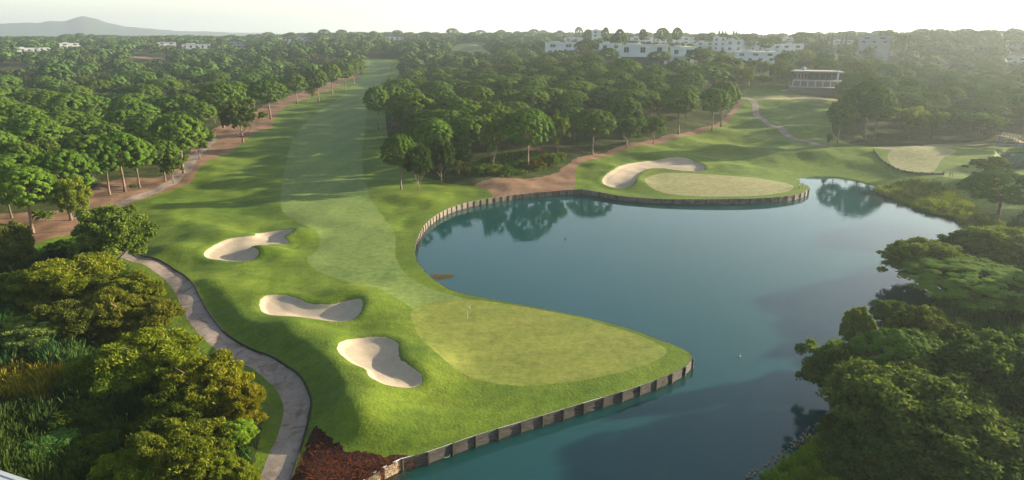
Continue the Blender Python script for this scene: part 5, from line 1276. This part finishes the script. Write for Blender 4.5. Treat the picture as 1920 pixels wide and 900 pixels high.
# ------------------------------------------------------------------ the woods
PROTECT = HOUSES + [(846, 912, 85, 103, 2000), (-10, 46, 123, 134, 2000), (240, 310, 104, 114, 2000), (684, 742, 104, 170, 700)]
def hides(x, y, z, W, H):
    d = math.hypot(x, y); px, py = project(x, y, z + H); px0, pyb = project(x, y, z + H * .35); wp = W / 2 * FPX / max(20., depth(x, y, z + H))
    for a, b, t, bt, dist in PROTECT:
        if d < dist + 14 and px + wp * .75 > a and px - wp * .75 < b and py < t * .35 + bt * .65 and pyb > t: return True
    return False
def scatter():
    rng = np.random.default_rng(99); cand = []
    def ring(r0, r1, sp, a0=-48, a1=56):
        A = 0.5 * math.radians(a1 - a0) * (r1 * r1 - r0 * r0); n = int(A / (sp * sp) * 3.2); r = np.sqrt(rng.uniform(r0 * r0, r1 * r1, n)); a = np.radians(rng.uniform(a0, a1, n)); return np.column_stack([r * np.sin(a), r * np.cos(a), np.full(n, sp)])
    C = np.vstack([ring(130, 330, 13.2), ring(330, 520, 13.2), ring(520, 760, 13.2), ring(760, 1100, 14.0), ring(1100, 1700, 19.0), ring(1700, 2600, 32.0)])
    X, Y, S = C.T; r = np.hypot(X, Y); ok = np.ones(len(X), bool)
    ok &= sdf(X, Y, LAKE, 60) > 9; ok &= sdf(X, Y, ROUGH1, 30) > 3.5; ok &= sdf(X, Y, ROUGH2, 30) > 3.5; ok &= sdf(X, Y, FAIRWAY, 12) > 5
    for P, w in PATHS: ok &= ldist(X, Y, P, 12) > 4.5
    for Sg in SOILS: ok &= sdf(X, Y, Sg, 20) > 1.0
    ok &= sdf(X, Y, FARPATCH, 20) > 6
    for o in FARORANGE: ok &= sdf(X, Y, o, 20) > 4
    pxs = 960 + FPX * X / np.maximum(Y * cp + CAMH * sp, 1)
    ok &= ~((r < 185) & (pxs < 700)); ok &= ~((r < 262) & (pxs > 1500) & (pxs < 2150)); ok &= ~((r < 205) & (pxs > 700) & (pxs < 2150))
    # clubhouse lawn and the head of the far hole
    ok &= ~((pxs > 1385) & (pxs < 1590) & (r > 330) & (r < 470))
    X, Y, S, r, pxs = X[ok], Y[ok], S[ok], r[ok], pxs[ok]; Z = terrain_fast(X, Y)
    grid = {}
    def near(x, y, s):
        gx, gy = int(x // 20), int(y // 20)
        for i in (-1, 0, 1):
            for j in (-1, 0, 1):
                for (a, b, q) in grid.get((gx + i, gy + j), ()):
                    if (a - x) ** 2 + (b - y) ** 2 < (max(s, q * .62 + s * .35)) ** 2: return True
        return False
    for (a, b, q) in TREES: grid.setdefault((int(a // 20), int(b // 20)), []).append((a, b, q * 1.6))
    out = []
    for x, y, s, rr, pxx, z in zip(X, Y, S, r, pxs, Z):
        if near(x, y, s * .98 if s < 18 else s): continue
        left = pxx < 700; wood = (rr < 520) if left else (rr < 470)
        lump = math.sin(x * .021 + 2) * math.sin(y * .017 + 1) + .4 * math.sin(x * .06) * math.sin(y * .05)
        pin = rng.random() < ((.80 if wood else .34 + .25 * lump) if rr < 900 else .3)
        if left and 400 < rr < 520: pin = rng.random() < .5
        if pin: W, H = rng.uniform(14.0, 19.5), rng.uniform(13, 18.0)
        else: W, H = rng.uniform(8, 13.5), rng.uniform(8, 14)
        if s > 13: W *= s / 12.5
        if s > 18: H *= 1.08
        if left and rr > 450 and rr < 900 and rng.random() < .3: H *= .6; W *= .8
        if hides(x, y, z, W, H): continue
        grid.setdefault((int(x // 20), int(y // 20)), []).append((x, y, s * .5 * 1.0)); out.append((x, y, z, W, H, pin, rr, pxx))
    return out
WOOD = scatter()
COLS_B = [(1, 1.05, .9), (.75, .95, .9), (1.3, 1.25, 1.0), (1.05, 1.0, 1.1), (.65, .8, .75), (1.5, 1.3, .95), (1.15, 1.2, 1.2)]
npine = sum(1 for o in COL.objects if o.name.startswith('umbrella_pine')); nbroad = sum(1 for o in COL.objects if o.name.startswith('broadleaf_tree'))
rest = []; WOOD.sort(key=lambda t: t[6] / t[3])
def zone_of(px, r):
    far = 'far back in' if r > 400 else 'inside'
    z = 'the left pine wood' if px < 700 else 'the middle pine wood' if px < 1400 else 'the hazy right hand wood'
    return far, z
for (x, y, z, W, H, pin, rr, pxx) in WOOD:
    vis = -40 < pxx < 1960
    if pin and vis and npine < 296:
        f, zn = zone_of(pxx, rr); pine(x, y, W, H, f'umbrella pine standing {f} {zn}', f'umbrella pines {f} {zn}'); npine += 1
    elif (not pin) and vis and nbroad < 296:
        f, zn = zone_of(pxx, rr); broad(x, y, W, H, f'rounded broadleaf tree {f} {zn}', f'broadleaf trees {f} {zn}', random.choice(COLS_B)); nbroad += 1
    else: rest.append((x, y, z, W, H, pin, rr))
print('trees: pines', npine, 'broad', nbroad, 'rest', len(rest))

def woodland():
    rng = np.random.default_rng(5)
    LOD = {}
    for nm, n, sz in (('a', 2200, .95), ('b', 800, 1.5), ('c', 300, 2.4)):
        LOD[nm] = ([pine_crown(s, n, sz, ncl=70 if nm == 'a' else 40, sub=1) for s in (51, 52, 53)], [broad_crown(s, n, sz * .72, nl=9, sub=5 if nm == 'a' else 3, elong=1.3) for s in (61, 62, 63)])
    Vs = []; Fs = []; T = []; CV = []; nb = 0
    for (x, y, z, W, H, pin, rr) in rest:
        k = 'a' if rr < 620 else 'b' if rr < 1000 else 'c'; V_, F_, t_ = LOD[k][0 if pin else 1][rng.integers(3)]
        s = W / (15 if pin else 10); sz = H / (16 if pin else 10); a = rng.uniform(0, 6.28); ca, sa = math.cos(a) * s, math.sin(a) * s
        P = np.empty_like(V_); P[:, 0] = V_[:, 0] * ca - V_[:, 1] * sa + x; P[:, 1] = V_[:, 0] * sa + V_[:, 1] * ca + y; P[:, 2] = V_[:, 2] * sz + z
        Vs.append(P); Fs.append(F_ + nb); nb += len(V_); T.append(t_ * .8 + rng.uniform(0, .2)); CV.append(np.full(len(F_), 0.0 if pin else rng.uniform(.3, 1)))
    m, nt, out = new_mat('woodland_leaves')
    at = N(nt, 'ShaderNodeAttribute'); at.attribute_name = 'tint'; ak = N(nt, 'ShaderNodeAttribute'); ak.attribute_name = 'kind'
    c1 = ramp(nt, at.outputs['Fac'], [(0, (0.036, 0.080, 0.014)), (1, (0.090, 0.155, 0.026))]).outputs[0]; c2 = ramp(nt, at.outputs['Fac'], [(0, (0.055, 0.085, 0.024)), (1, (0.14, 0.165, 0.05))]).outputs[0]
    c = mixc(nt, c1, c2, ak.outputs['Fac']); c = mixc(nt, c, ramp(nt, ak.outputs['Fac'], [(0, (1, 1, 1)), (.3, (.6, .75, .7)), (.55, (1.1, 1.1, 1)), (.8, (.85, 1, .85)), (1, (1.5, 1.3, 1))]).outputs[0], 1.0, 'MULTIPLY')
    d = N(nt, 'ShaderNodeBsdfPrincipled'); d.inputs['Roughness'].default_value = .7; d.inputs['Specular IOR Level'].default_value = .1; nt.links.new(c, d.inputs['Base Color']); nt.links.new(d.outputs[0], out.inputs[0])
    me = np_mesh('distant_woodland', np.vstack(Vs), np.vstack(Fs), [m], False, {'tint': np.concatenate(T), 'kind': np.concatenate(CV)}); o = link('distant_woodland', me); tag(o, 'far mixed woodland of pines and broadleaf trees rolling to the skyline', kind='stuff')
    print('woodland faces', len(me.polygons))
woodland()
